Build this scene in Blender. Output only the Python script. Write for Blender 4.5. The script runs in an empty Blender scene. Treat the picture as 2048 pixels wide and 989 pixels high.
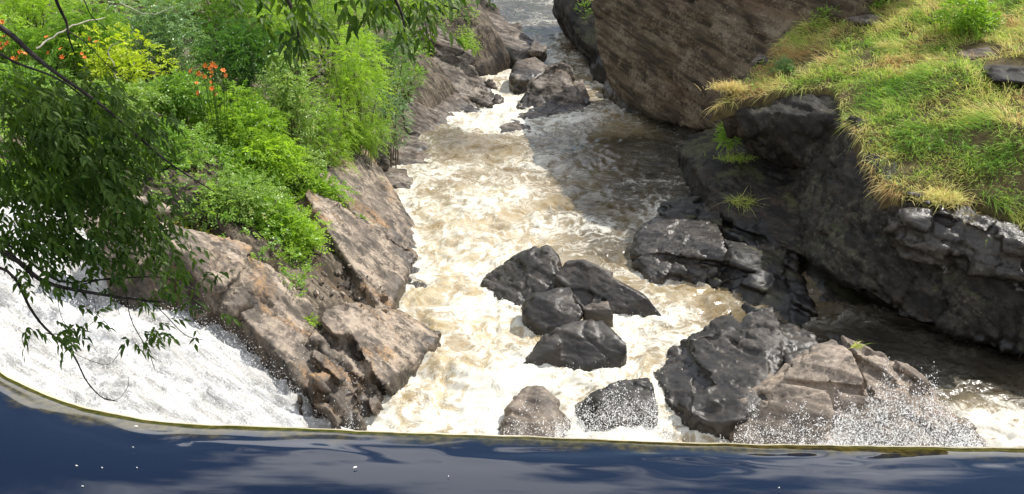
import bpy, bmesh, math, random
import numpy as np
from mathutils import Vector, kdtree

S = bpy.context.scene
COL = S.collection
R = math.radians
random.seed(7)

# ------------------------------------------------------------------ camera
PITCH = R(25.0); CAMZ = 12.0; HFOV = R(55.0)
cam_data = bpy.data.cameras.new('camera')
cam_data.sensor_width = 36.0
cam_data.lens = 36.0 / (2 * math.tan(HFOV / 2))
cam_data.clip_start = 0.05; cam_data.clip_end = 3000
cam = bpy.data.objects.new('camera', cam_data)
cam.location = (0, 0, CAMZ); cam.rotation_euler = (R(90) - PITCH, 0, 0)
COL.objects.link(cam); S.camera = cam

# ------------------------------------------------------------------ sky and sun
SUN_EL, SUN_AZ = 49.0, 53.0          # azimuth measured from +Y (down the gorge) towards +X
W = bpy.data.worlds.new('World'); S.world = W; W.use_nodes = True
wn, wl = W.node_tree.nodes, W.node_tree.links
wn.clear()
w_out = wn.new('ShaderNodeOutputWorld'); w_bg = wn.new('ShaderNodeBackground')
w_sky = wn.new('ShaderNodeTexSky'); w_sky.sky_type = 'NISHITA'; w_sky.sun_disc = False
w_sky.sun_elevation = R(SUN_EL); w_sky.sun_rotation = R(SUN_AZ)
w_sky.air_density = 1.3; w_sky.dust_density = 0.1; w_sky.ozone_density = 3.0
w_tc = wn.new('ShaderNodeTexCoord')
w_map = wn.new('ShaderNodeMapping'); w_map.inputs['Location'].default_value = (5.5, 6.6, 1.5)
w_map.inputs['Scale'].default_value = (1.0, 1.0, 2.2)
w_noise = wn.new('ShaderNodeTexNoise'); w_noise.inputs['Scale'].default_value = 2.3
w_noise.inputs['Detail'].default_value = 7; w_noise.inputs['Roughness'].default_value = 0.55
w_ramp = wn.new('ShaderNodeMapRange'); w_ramp.interpolation_type = 'SMOOTHSTEP'
w_ramp.inputs['From Min'].default_value = 0.47; w_ramp.inputs['From Max'].default_value = 0.58
w_mix = wn.new('ShaderNodeMix'); w_mix.data_type = 'RGBA'
w_mix.inputs[7].default_value = (21.0, 21.3, 22.0, 1)
wl.new(w_tc.outputs['Generated'], w_map.inputs['Vector'])
wl.new(w_map.outputs['Vector'], w_noise.inputs['Vector'])
wl.new(w_noise.outputs['Fac'], w_ramp.inputs['Value'])
wl.new(w_ramp.outputs['Result'], w_mix.inputs[0])
wl.new(w_sky.outputs['Color'], w_mix.inputs[6])
wl.new(w_mix.outputs[2], w_bg.inputs['Color'])
w_bg.inputs['Strength'].default_value = 0.085
wl.new(w_bg.outputs['Background'], w_out.inputs['Surface'])

sun_data = bpy.data.lights.new('sun', 'SUN'); sun_data.energy = 4.9; sun_data.angle = R(0.55)
sun_data.color = (1.0, 0.955, 0.88)
sun = bpy.data.objects.new('sun', sun_data); COL.objects.link(sun)
TO_SUN = Vector((math.cos(R(SUN_EL)) * math.sin(R(SUN_AZ)), math.cos(R(SUN_EL)) * math.cos(R(SUN_AZ)), math.sin(R(SUN_EL))))
sun.rotation_euler = TO_SUN.to_track_quat('Z', 'Y').to_euler(); sun.location = (20, 20, 40)

S.view_settings.view_transform = 'Standard'; S.view_settings.look = 'None'
S.view_settings.exposure = 0.45; S.view_settings.gamma = 1.0; S.view_settings.use_curve_mapping = False
S.render.engine = 'CYCLES'
S.cycles.use_denoising = True
S.cycles.max_bounces = 4; S.cycles.diffuse_bounces = 3; S.cycles.glossy_bounces = 3
S.cycles.transmission_bounces = 4; S.cycles.transparent_max_bounces = 8
S.cycles.caustics_reflective = False; S.cycles.caustics_refractive = False
S.cycles.sample_clamp_indirect = 6.0

# ------------------------------------------------------------------ pixel helpers (photo 2048 x 989)
F_PX = 1024 / math.tan(HFOV / 2)
def ray(px, py):
    u = (px - 1024) / F_PX; v = (494.5 - py) / F_PX
    return np.array([u, math.cos(PITCH) + v * math.sin(PITCH), -math.sin(PITCH) + v * math.cos(PITCH)])
def PT(px, py, val):
    """a point seen at pixel (px,py): val >= 8 is its distance along Y, val < 8 its height"""
    d = ray(px, py)
    t = val / d[1] if val >= 8 else (val - CAMZ) / d[2]
    return np.array([d[0] * t, d[1] * t, CAMZ + d[2] * t])

# ------------------------------------------------------------------ numpy noise
def _h(ix, iy, iz, seed):
    with np.errstate(over='ignore'):
        h = (ix.astype(np.uint32) * np.uint32(374761393) + iy.astype(np.uint32) * np.uint32(668265263)
             + iz.astype(np.uint32) * np.uint32(2147483647) + np.uint32((seed * 1274126177) & 0xffffffff))
        h = (h ^ (h >> np.uint32(13))) * np.uint32(1274126177)
        h = (h ^ (h >> np.uint32(16))) * np.uint32(2246822519)
        return h ^ (h >> np.uint32(15))
def _hf(ix, iy, iz, seed): return _h(ix, iy, iz, seed).astype(np.float64) / 4294967295.0
_G = np.random.RandomState(3).normal(size=(256, 3)); _G /= np.linalg.norm(_G, axis=1)[:, None]
def noise3(P, seed=0):
    P = np.asarray(P, float); I = np.floor(P).astype(np.int64); Fr = P - I
    U = Fr * Fr * Fr * (Fr * (Fr * 6 - 15) + 10); out = 0
    for dx in (0, 1):
        for dy in (0, 1):
            for dz in (0, 1):
                g = _G[_h(I[:, 0] + dx, I[:, 1] + dy, I[:, 2] + dz, seed) & np.uint32(255)]
                d = g[:, 0] * (Fr[:, 0] - dx) + g[:, 1] * (Fr[:, 1] - dy) + g[:, 2] * (Fr[:, 2] - dz)
                w = (U[:, 0] if dx else 1 - U[:, 0]) * (U[:, 1] if dy else 1 - U[:, 1]) * (U[:, 2] if dz else 1 - U[:, 2])
                out = out + w * d
    return out * 1.5
def fbm(P, oct=4, seed=0, gain=0.5, lac=2.03):
    a, s, n = 1.0, 0.0, 0.0; P = np.asarray(P, float)
    for o in range(oct):
        s = s + a * noise3(P * lac ** o + o * 17.3, seed + o); n += a; a *= gain
    return s / n
def ridged(P, oct=4, seed=0, gain=0.55, lac=2.1):
    a, s, n = 1.0, 0.0, 0.0; P = np.asarray(P, float)
    for o in range(oct):
        s = s + a * (1 - np.minimum(1, 2.2 * np.abs(noise3(P * lac ** o + o * 9.7, seed + o)))); n += a; a *= gain
    return s / n
def worley(P, seed=0):
    """F1, F2, per-cell random, vector to the feature point"""
    P = np.asarray(P, float); I = np.floor(P).astype(np.int64); n = len(P)
    f1 = np.full(n, 9.0); f2 = np.full(n, 9.0); best = np.zeros((n, 3), np.int64); vec = np.zeros((n, 3))
    for dx in (-1, 0, 1):
        for dy in (-1, 0, 1):
            for dz in (-1, 0, 1):
                J = I + np.array([dx, dy, dz]); h = _h(J[:, 0], J[:, 1], J[:, 2], seed)
                C = J + np.stack([(h & np.uint32(1023)), ((h >> np.uint32(10)) & np.uint32(1023)), ((h >> np.uint32(20)) & np.uint32(1023))], 1) / 1023.0
                D = P - C; d = np.sqrt((D * D).sum(1))
                m = d < f1
                f2 = np.where(m, f1, np.minimum(f2, d)); f1 = np.where(m, d, f1)
                best[m] = J[m]; vec[m] = D[m]
    rid = np.stack([_hf(best[:, 0], best[:, 1], best[:, 2], seed + 5 + k) for k in range(4)], 1)
    return f1, f2, rid, vec
def sstep(x, a, b):
    t = np.clip((x - a) / (b - a), 0, 1); return t * t * (3 - 2 * t)

# ------------------------------------------------------------------ mesh helpers
def mesh_np(name, V, F, smooth=False, attrs=None):
    V = np.ascontiguousarray(V, np.float32); F = np.ascontiguousarray(F, np.int32); k = F.shape[1]
    me = bpy.data.meshes.new(name)
    me.vertices.add(len(V)); me.vertices.foreach_set('co', V.ravel())
    me.loops.add(F.size); me.loops.foreach_set('vertex_index', F.ravel())
    me.polygons.add(len(F)); me.polygons.foreach_set('loop_start', np.arange(0, F.size, k, dtype=np.int32))
    me.polygons.foreach_set('use_smooth', np.full(len(F), smooth))
    for an, arr in (attrs or {}).items():
        me.attributes.new(an, 'FLOAT', 'POINT').data.foreach_set('value', np.ascontiguousarray(arr, np.float32))
    me.update(calc_edges=True); me.validate()
    return me
def add(name, me, mat, parent=None, loc=None):
    o = bpy.data.objects.new(name, me); COL.objects.link(o)
    if mat is not None:
        me.materials.clear(); me.materials.append(mat)
    if parent is not None: o.parent = parent
    if loc is not None: o.location = loc
    return o
def tag(o, label=None, cat=None, group=None, kind=None):
    if label: o['label'] = label
    if cat: o['category'] = cat
    if group: o['group'] = group
    if kind: o['kind'] = kind
    return o
def empty(name, loc=(0, 0, 0)):
    o = bpy.data.objects.new(name, None); o.location = loc; o.empty_display_size = 0.2; COL.objects.link(o); return o
def tube(pts, radii, n=6):
    """one closed tapered tube through the points -> V, F(quads)"""
    pts = np.asarray(pts, float); m = len(pts); V = []; 
    tang = np.gradient(pts, axis=0); tang /= np.linalg.norm(tang, axis=1)[:, None] + 1e-9
    up = np.array([0.13, 0.31, 0.94]); 
    for i in range(m):
        a = np.cross(tang[i], up); a /= np.linalg.norm(a) + 1e-9; b = np.cross(tang[i], a)
        for k in range(n):
            t = 2 * math.pi * k / n; V.append(pts[i] + radii[i] * (math.cos(t) * a + math.sin(t) * b))
    F = []
    for i in range(m - 1):
        for k in range(n):
            F.append((i * n + k, i * n + (k + 1) % n, (i + 1) * n + (k + 1) % n, (i + 1) * n + k))
    return np.array(V), np.array(F)
def spline(pts, n):
    """Catmull-Rom through points, n samples"""
    P = np.asarray(pts, float); Q = np.vstack([2 * P[0] - P[1], P, 2 * P[-1] - P[-2]]); out = []
    for s in np.linspace(0, len(P) - 1 - 1e-6, n):
        i = int(s); t = s - i; a, b, c, d = Q[i], Q[i + 1], Q[i + 2], Q[i + 3]
        out.append(0.5 * (2 * b + (c - a) * t + (2 * a - 5 * b + 4 * c - d) * t * t + (3 * b - a - 3 * c + d) * t ** 3))
    return np.array(out)
def merge(parts):
    V, F, o = [], [], 0
    for v, f in parts:
        V.append(v); F.append(f + o); o += len(v)
    return np.vstack(V), np.vstack(F)

# ------------------------------------------------------------------ materials
def new_mat(name):
    m = bpy.data.materials.new(name); m.use_nodes = True; t = m.node_tree; t.nodes.clear()
    out = t.nodes.new('ShaderNodeOutputMaterial'); return m, t.nodes, t.links, out
def nd(N, typ, **kw):
    n = N.new(typ)
    for k, v in kw.items():
        if k in ('operation', 'data_type', 'interpolation_type', 'blend_type', 'feature', 'distance', 'attribute_name', 'noise_dimensions', 'use_clamp', 'clamp'):
            setattr(n, k, v)
    return n
def val(L, N, a, sock):
    if isinstance(a, (int, float)): sock.default_value = a
    elif isinstance(a, tuple): sock.default_value = a if len(a) == 4 else (*a, 1)
    else: L.new(a, sock)
def math_(N, L, op, a, b=None, c=None, clamp=False):
    n = N.new('ShaderNodeMath'); n.operation = op; n.use_clamp = clamp
    for i, q in enumerate((a, b, c)):
        if q is not None: val(L, N, q, n.inputs[i])
    return n.outputs[0]
def mixc(N, L, f, a, b, blend='MIX'):
    n = N.new('ShaderNodeMix'); n.data_type = 'RGBA'; n.blend_type = blend
    val(L, N, f, n.inputs[0]); val(L, N, a, n.inputs[6]); val(L, N, b, n.inputs[7]); return n.outputs[2]
def mixf(N, L, f, a, b):
    n = N.new('ShaderNodeMix'); n.data_type = 'FLOAT'
    val(L, N, f, n.inputs[0]); val(L, N, a, n.inputs[2]); val(L, N, b, n.inputs[3]); return n.outputs[0]
def step_(N, L, x, a, b):
    n = N.new('ShaderNodeMapRange'); n.interpolation_type = 'SMOOTHSTEP'
    val(L, N, x, n.inputs['Value']); n.inputs['From Min'].default_value = a; n.inputs['From Max'].default_value = b
    return n.outputs['Result']
def noise_(N, L, vec, scale, detail=4, rough=0.55, dist=0.0):
    n = N.new('ShaderNodeTexNoise'); L.new(vec, n.inputs['Vector'])
    n.inputs['Scale'].default_value = scale; n.inputs['Detail'].default_value = detail
    n.inputs['Roughness'].default_value = rough; n.inputs['Distortion'].default_value = dist
    return n.outputs['Fac']
def mapping_(N, L, vec, rot=(0, 0, 0), scale=(1, 1, 1), loc=(0, 0, 0)):
    n = N.new('ShaderNodeMapping'); L.new(vec, n.inputs['Vector'])
    n.inputs['Rotation'].default_value = rot; n.inputs['Scale'].default_value = scale; n.inputs['Location'].default_value = loc
    return n.outputs['Vector']
def attr_(N, name):
    n = N.new('ShaderNodeAttribute'); n.attribute_name = name; return n.outputs['Fac']

def axes_(N, L, pos, nf, sc):
    """coordinates along the rock's foliation: two in-plane, one across it, each with its own scale"""
    nf = Vector(nf).normalized(); a = nf.cross(Vector((0.3, 0.9, 0.1))).normalized(); b = nf.cross(a)
    c = N.new('ShaderNodeCombineXYZ')
    for i, (ax, s_) in enumerate(zip((a, b, nf), sc)):
        d = N.new('ShaderNodeVectorMath'); d.operation = 'DOT_PRODUCT'; L.new(pos, d.inputs[0]); d.inputs[1].default_value = tuple(ax * s_)
        L.new(d.outputs['Value'], c.inputs[i])
    return c.outputs[0]
def rock_mat(name, dark, mid, pale, stain=(0.20, 0.12, 0.06), stain_amt=0.35, wet0=0.1, wet1=0.7, wet_all=0.0,
             nf=(0.55, 0.35, 0.76), stretch=(0.9, 1.2, 4.0), lichen=0.1, moss=0.0, wet_rough=0.30, bump=0.5):
    m, N, L, out = new_mat(name)
    pos = N.new('ShaderNodeNewGeometry').outputs['Position']
    fol = axes_(N, L, pos, nf, stretch)
    n_big = noise_(N, L, pos, 0.9, 3, 0.6, 0.6)
    n_fol = noise_(N, L, fol, 1.5, 4, 0.62, 0.5)
    n_fin = noise_(N, L, pos, 11, 3, 0.65)
    n_grain = noise_(N, L, pos, 48, 2, 0.7)
    n_st = noise_(N, L, fol, 0.5, 3, 0.65, 0.6)
    c = mixc(N, L, step_(N, L, n_fol, 0.36, 0.62), dark, mid)
    mx_ = math_(N, L, 'ADD', math_(N, L, 'MULTIPLY', n_big, 0.45), math_(N, L, 'ADD', math_(N, L, 'MULTIPLY', n_fin, 0.3), math_(N, L, 'MULTIPLY', n_fol, 0.25)))
    c = mixc(N, L, step_(N, L, mx_, 0.47, 0.62), c, pale)
    st = math_(N, L, 'MULTIPLY', step_(N, L, n_st, 0.50, 0.70), math_(N, L, 'MULTIPLY', step_(N, L, n_fin, 0.35, 0.6), stain_amt))
    c = mixc(N, L, st, c, stain)
    fl = math_(N, L, 'MULTIPLY', step_(N, L, n_fin, 0.60, 0.70), step_(N, L, n_big, 0.45, 0.6))
    c = mixc(N, L, math_(N, L, 'MULTIPLY', fl, lichen), c, (0.55, 0.53, 0.47))
    if moss > 0:
        nz = N.new('ShaderNodeSeparateXYZ'); L.new(N.new('ShaderNodeNewGeometry').outputs['Normal'], nz.inputs[0])
        mm = math_(N, L, 'MULTIPLY', step_(N, L, nz.outputs['Z'], 0.1, 0.8), step_(N, L, n_big, 0.5, 0.62))
        c = mixc(N, L, math_(N, L, 'MULTIPLY', mm, moss), c, (0.09, 0.11, 0.02))
    g = math_(N, L, 'MULTIPLY_ADD', n_grain, 0.9, 0.55)
    gc = N.new('ShaderNodeCombineColor'); [L.new(g, gc.inputs[i]) for i in range(3)]
    c = mixc(N, L, 1.0, c, gc.outputs[0], 'MULTIPLY')
    # wet zone above the water line, and splashed patches, with shade painted into the spur front
    sz = N.new('ShaderNodeSeparateXYZ'); L.new(pos, sz.inputs[0])
    zz = math_(N, L, 'ADD', sz.outputs['Z'], math_(N, L, 'MULTIPLY', math_(N, L, 'SUBTRACT', n_big, 0.5), 1.6))
    wet = math_(N, L, 'SUBTRACT', 1.0, step_(N, L, zz, wet0, wet1))
    wet = math_(N, L, 'MAXIMUM', wet, math_(N, L, 'MULTIPLY', wet_all, step_(N, L, n_st, 0.30, 0.5)))
    wet = math_(N, L, 'MAXIMUM', wet, math_(N, L, 'MULTIPLY', attr_(N, 'wet'), step_(N, L, math_(N, L, 'ADD', n_fol, attr_(N, 'wet')), 0.55, 0.95)))
    c = mixc(N, L, wet, c, mixc(N, L, 1.0, c, (0.38, 0.36, 0.33), 'MULTIPLY'))
    # fine relief
    h = math_(N, L, 'ADD', math_(N, L, 'MULTIPLY', n_fol, 0.40), math_(N, L, 'MULTIPLY', n_fin, 0.40))
    h = math_(N, L, 'ADD', h, math_(N, L, 'MULTIPLY', n_grain, 0.16))
    b = N.new('ShaderNodeBump'); b.inputs['Strength'].default_value = bump; b.inputs['Distance'].default_value = 0.07
    L.new(h, b.inputs['Height'])
    p = N.new('ShaderNodeBsdfPrincipled'); L.new(c, p.inputs['Base Color']); L.new(b.outputs[0], p.inputs['Normal'])
    L.new(mixf(N, L, wet, 0.8, math_(N, L, 'MULTIPLY_ADD', n_fin, 0.35, wet_rough - 0.1)), p.inputs['Roughness'])
    L.new(mixf(N, L, wet, 0.15, 0.42), p.inputs['Specular IOR Level'])
    L.new(p.outputs[0], out.inputs['Surface'])
    return m

def leaf_mat(name, c1, c2, trans=0.42, rough=0.45, c3=None, spec=0.4):
    m, N, L, out = new_mat(name)
    t = attr_(N, 'tint')
    col = mixc(N, L, t, c1, c2)
    if c3 is not None: col = mixc(N, L, step_(N, L, t, 0.9, 1.0), col, c3)
    p = N.new('ShaderNodeBsdfPrincipled'); L.new(col, p.inputs['Base Color'])
    p.inputs['Roughness'].default_value = rough; p.inputs['Specular IOR Level'].default_value = spec
    tr = N.new('ShaderNodeBsdfTranslucent')
    L.new(mixc(N, L, 1.0, col, (1.25, 1.3, 0.55), 'MULTIPLY'), tr.inputs['Color'])
    mx = N.new('ShaderNodeMixShader'); mx.inputs[0].default_value = trans
    L.new(p.outputs[0], mx.inputs[1]); L.new(tr.outputs[0], mx.inputs[2]); L.new(mx.outputs[0], out.inputs['Surface'])
    return m
def plain_mat(name, c1, c2, scale=6, rough=0.7, bump=0.3, spec=0.3, stretch=(1, 1, 1), detail=5):
    m, N, L, out = new_mat(name)
    pos = N.new('ShaderNodeNewGeometry').outputs['Position']
    v = mapping_(N, L, pos, scale=stretch)
    n = noise_(N, L, v, scale, detail, 0.6, 0.4)
    p = N.new('ShaderNodeBsdfPrincipled'); L.new(mixc(N, L, step_(N, L, n, 0.35, 0.65), c1, c2), p.inputs['Base Color'])
    p.inputs['Roughness'].default_value = rough; p.inputs['Specular IOR Level'].default_value = spec
    if bump:
        b = N.new('ShaderNodeBump'); b.inputs['Strength'].default_value = bump; b.inputs['Distance'].default_value = 0.05
        L.new(n, b.inputs['Height']); L.new(b.outputs[0], p.inputs['Normal'])
    L.new(p.outputs[0], out.inputs['Surface']); return m

M = {}
NF_T, NF_G, NF_B, NF_D, NF_C = (0.70, 0.62, 0.32), (0.35, 0.45, 0.82), (0.5, 0.45, 0.74), (0.78, 0.40, 0.48), (0.30, -0.02, 0.95)
M['tan'] = rock_mat('tan_rock', (0.065, 0.055, 0.045), (0.165, 0.135, 0.108), (0.34, 0.275, 0.21), (0.34, 0.20, 0.09), 0.75, 0.0, 0.55, nf=NF_T, stretch=(1.3, 1.6, 2.6), lichen=0.3)
M['grey'] = rock_mat('grey_rock', (0.045, 0.038, 0.032), (0.12, 0.10, 0.082), (0.24, 0.205, 0.17), (0.20, 0.13, 0.075), 0.4, -0.25, 0.25, nf=NF_G, lichen=0.35)
M['black'] = rock_mat('wet_black_rock', (0.04, 0.036, 0.033), (0.085, 0.076, 0.067), (0.15, 0.13, 0.112), (0.11, 0.07, 0.035), 0.4, 0.5, 1.4, 0.6, nf=NF_B, lichen=0.06, wet_rough=0.32, bump=0.5)
M['dark'] = rock_mat('dark_cliff_rock', (0.011, 0.010, 0.009), (0.029, 0.0255, 0.0215), (0.066, 0.056, 0.045), (0.075, 0.048, 0.026), 0.5, 0.2, 1.0, 0.3, nf=NF_D, lichen=0.15, moss=0.25, wet_rough=0.36)  # albedo kept low, putting part of the cliff's shade into the colour
M['brown'] = rock_mat('brown_banded_cliff_rock', (0.036, 0.027, 0.019), (0.095, 0.07, 0.046), (0.17, 0.133, 0.092), (0.125, 0.072, 0.036), 0.6, 0.1, 1.0, 0.0, nf=NF_C, stretch=(0.42, 0.42, 3.0), lichen=0.10, bump=0.8)
M['pink'] = rock_mat('pinkish_boulder_rock', (0.11, 0.092, 0.076), (0.205, 0.168, 0.135), (0.32, 0.26, 0.205), (0.36, 0.23, 0.13), 0.4, 0.0, 1.0, 0.0, nf=(0.35, 0.65, 0.65), stretch=(0.7, 1.0, 3.0), lichen=0.25)
M['sheen'] = rock_mat('shiny_wet_rock', (0.05, 0.045, 0.042), (0.10, 0.09, 0.082), (0.20, 0.18, 0.16), (0.14, 0.09, 0.045), 0.3, 2.0, 6.0, 1.0, nf=NF_G, lichen=0.25, wet_rough=0.24, bump=0.7)
M['bank'] = rock_mat('brown_bank_rock', (0.025, 0.02, 0.014), (0.07, 0.055, 0.04), (0.16, 0.13, 0.095), (0.13, 0.08, 0.04), 0.5, -0.4, 0.2, 0.0, nf=NF_T, lichen=0.2)  # albedo lowered so the gaps between shrubs look shaded
# ------------------------------------------------------------------ lie of the land
_E = np.array([(8, -3.4), (12, -3.3), (17, -2.95), (20.2, -2.2), (23.4, -2.6), (25, -3.3), (29.3, -4.1), (32, -3.7), (36, -2.7), (40.6, -0.9),
               (43, -1.6), (46.4, -2.0), (49.4, 0.9), (55, 0.2), (62, -1.0), (75, -3.0), (120, -14)])
_FX = np.array([(-40, 34), (-16, 20.8), (-12, 19.4), (-8.7, 19.5), (-7.1, 19.3), (-5.8, 18.2), (-2.9, 17.0), (5, 15)])
def edge_left(y): return np.interp(y, _E[:, 0], _E[:, 1])
def front_left(x): return np.interp(x, _FX[:, 0], _FX[:, 1])
def chute_z(x, y): return -0.1 + 0.50 * np.maximum(0, -3.0 - x)
def ground_left(x, y):
    x = np.asarray(x, float); y = np.asarray(y, float)
    d = edge_left(y) - x
    z = np.interp(d, [0, 0.6, 1.8, 3.2, 5, 9, 15, 40], [-1.6, -0.9, 1.0, 2.0, 3.4, 4.6, 5.4, 9])
    P = np.stack([x, y, 0 * x], -1).reshape(-1, 3)
    z = z + 0.28 * fbm(P * 0.6, 4, 5).reshape(x.shape) + 0.07 * fbm(P * 3.1, 3, 8).reshape(x.shape)
    f1_, f2_, r_, v_ = worley(P * np.array([1.5, 1.5, 0]) + 3.3, 19)
    z = z + (0.22 * (r_[:, 0] - 0.5) + 0.3 * ((r_[:, 1:3] - 0.5) * v_[:, :2]).sum(1) - 0.12 * (1 - sstep(f2_ - f1_, 0, 0.1))).reshape(x.shape)
    cut = y - front_left(x)
    return np.minimum(z, chute_z(x, y) - 0.9 + np.maximum(cut - 0.9, -2) * 2.2)

def grid_mesh(name, xs, ys, zf, smooth=True):
    X, Y = np.meshgrid(xs, ys); Z = zf(X, Y); n, m = X.shape
    V = np.stack([X, Y, Z], -1).reshape(-1, 3)
    i = np.arange(n - 1)[:, None] * m + np.arange(m - 1)[None, :]
    Fc = np.stack([i, i + 1, i + m + 1, i + m], -1).reshape(-1, 4)
    return V, Fc

M['soil'] = plain_mat('bank_soil_and_rock', (0.07, 0.055, 0.035), (0.19, 0.155, 0.115), 2.5, 0.9, 0.8)
M['bed'] = plain_mat('river_bed', (0.03, 0.025, 0.018), (0.07, 0.055, 0.04), 1.5, 0.8, 0.4)
V, Fc = grid_mesh('bank', np.concatenate([np.linspace(-60, -16, 60), np.linspace(-15.8, 3, 130)]), np.concatenate([np.linspace(14, 50, 210), np.linspace(50.4, 130, 90)]), ground_left)
tag(add('ground_left_bank', mesh_np('bank', V, Fc, True), M['bank']), kind='structure')

# the wide land around: one sheet with low wooded hills far off
def land(X, Y):
    r = np.hypot(X, Y - 20)
    side = np.maximum(0, np.abs(X - 0.05 * Y) - 30)
    return -3.2 + np.minimum(side * 0.12, 12) + sstep(r, 120, 330) * 45 + 0 * X
xs = np.concatenate([np.linspace(-900, -60, 40), np.linspace(-55, 55, 34), np.linspace(60, 900, 40)])
V, Fc = grid_mesh('land', xs, np.concatenate([np.linspace(-600, -5, 40), np.linspace(0, 130, 40), np.linspace(140, 900, 50)]), land)
M['hill'] = plain_mat('far_woodland', (0.02, 0.045, 0.012), (0.06, 0.10, 0.025), 0.12, 0.9, 0.0)
tag(add('ground', mesh_np('land', V, Fc, True), M['hill']), kind='structure')

# ------------------------------------------------------------------ rocks
NFOL = np.array([0.55, 0.35, 0.76])
def frame(nf):
    nf = np.asarray(nf, float); nf = nf / np.linalg.norm(nf)
    a = np.cross(nf, [0.3, 0.9, 0.1]); a /= np.linalg.norm(a); b = np.cross(nf, a)
    return np.stack([a, b, nf])
def rough_up(V, Nn, amp, nf, seed, size, strata=1.0, fine=1.0):
    Fm = frame(nf); Q = V @ Fm.T + 31.7
    Qw = Q + 0.25 * size * np.stack([fbm(Q / size, 2, seed + 40 + i) for i in range(3)], 1)
    S1 = Qw / (np.array([1.7, 1.2, 0.8]) * size)
    f1, f2, r, v = worley(S1, seed)
    d = amp * (0.55 * (r[:, 0] - 0.5) + 1.25 * ((r[:, 1:4] - 0.5) * v).sum(1))
    d -= amp * 0.75 * (1 - sstep(f2 - f1, 0.0, 0.07)) * (r[:, 1] > 0.5)
    d += amp * (0.20 if strata > 1.3 else 0.07) * (0.5 - np.abs(noise3(Q / (np.array([0.5, 0.33, 0.2]) * size), seed + 21)) * 2.0) * fine
    S2 = Qw / (np.array([1.6, 0.9, 0.5]) * size * 0.42)
    f1, f2, r, v = worley(S2, seed + 11)
    d += amp * 0.36 * (0.6 * (r[:, 0] - 0.5) + 1.2 * ((r[:, 1:4] - 0.5) * v).sum(1))
    d -= amp * 0.2 * (1 - sstep(f2 - f1, 0.0, 0.10)) * (r[:, 2] > 0.55)
    lay = Q[:, 2] / (0.2 * size) + 1.2 * fbm(Q / (size * 1.3), 2, seed + 3)
    fr = lay - np.floor(lay)
    d += amp * 0.20 * strata * (np.minimum(fr * 1.3, 1) * (1 - sstep(fr, 0.8, 1.0)) - 0.5) * (_hf(np.floor(lay).astype(np.int64), np.zeros(len(Q), np.int64), np.zeros(len(Q), np.int64), seed) ** 2 * 1.6)
    d += amp * 0.40 * fbm(Q / (size * 1.3), 4, seed + 7, 0.42) * fine
    d += amp * 0.035 * fbm(V / 0.16, 2, seed + 9) * fine
    return V + Nn * d[:, None]
def hull_of(bm, P):
    vs = [bm.verts.new(p) for p in P]
    res = bmesh.ops.convex_hull(bm, input=vs)
    kill = [e for e in set(res['geom_interior'] + res['geom_unused']) if isinstance(e, bmesh.types.BMVert) and e.is_valid]
    if kill: bmesh.ops.delete(bm, geom=kill, context='VERTS')
def split_cell(P, co, no):
    """the two halves of a convex cell, as corner points"""
    out = []
    for sg in (1, -1):
        bm = bmesh.new(); hull_of(bm, P)
        bmesh.ops.bisect_plane(bm, geom=bm.verts[:] + bm.edges[:] + bm.faces[:], plane_co=Vector(co), plane_no=Vector(no) * sg, clear_outer=True, clear_inner=False)
        Q = np.array([v.co[:] for v in bm.verts]); bm.free()
        if len(Q) >= 4: out.append(Q)
    return out
def joint_blocks(P, nf, seed, cell, gap, jit, lost=0.10):
    """break a convex mass along bedding and two joint sets into blocks that sit slightly apart and uneven"""
    rs = np.random.RandomState(seed); Fm = frame(nf)
    cells = [P]; guard = 0
    def ext(C): 
        q = C @ Fm.T; return (q.max(0) - q.min(0)) / np.array([1.35, 1.1, 0.75])
    k = 0
    while k < len(cells) and guard < 140:
        e = ext(cells[k]); ax = int(np.argmax(e))
        if e[ax] > cell * rs.uniform(0.8, 1.9):
            no = Fm[ax] + 0.22 * rs.normal(size=3); no /= np.linalg.norm(no)
            q = cells[k] @ Fm[ax]; t = rs.uniform(0.35, 0.65); co = cells[k].mean(0) + Fm[ax] * (q.min() + t * (q.max() - q.min()) - cells[k].mean(0) @ Fm[ax])
            h = split_cell(cells[k], co, no); guard += 1
            if len(h) == 2: cells[k:k + 1] = h; continue
        k += 1
    out = []; c0 = P.mean(0)
    for C in cells:
        if len(cells) > 5 and rs.uniform() < lost: continue
        c = C.mean(0); size_ = np.linalg.norm(C.max(0) - C.min(0)) + 1e-6
        sh = 1 - min(0.25, gap * rs.uniform(0.3, 1.6) / size_ * 2)
        d = c - c0; d /= np.linalg.norm(d) + 1e-9
        ax_ = rs.normal(size=3); ax_ /= np.linalg.norm(ax_); th = 0.07 * rs.normal(); Q = (C - c) * sh
        Q = Q * math.cos(th) + np.cross(ax_, Q) * math.sin(th) + np.outer(Q @ ax_, ax_) * (1 - math.cos(th))
        mv = d * rs.uniform(-0.7, 0.6) + np.array([0, 0, 1.0]) * rs.uniform(-0.9, 0.35) + Fm[2] * rs.uniform(-0.6, 0.5)
        out.append(c + Q + jit * mv)
    if len(cells) > 3: out.append(c0 + (P - c0) * 0.88 - np.array([0, 0, 0.75 * jit]))
    else: out.append(c0 + (P - c0) * 1.02)
    return out
def H(pts, back=1.2, base=-0.8, shrink=0.0, extra=(), bx=0.0):
    A = np.array([PT(*p) for p in pts]); out = [A]
    if back:
        B = A + np.array([bx, back, 0]); c = B.mean(0); B = c + (B - c) * (1 - shrink); B[:, 2] -= 0.12 * back; out.append(B)
    P = np.vstack(out)
    if base is not None:
        D = P.copy(); D[:, 2] = base; P = np.vstack([P, D])
    if len(extra): P = np.vstack([P, np.array(extra, float)])
    return P
WATERLINE = []      # points where rock meets the river, for foam
ROCKV = {}
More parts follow.
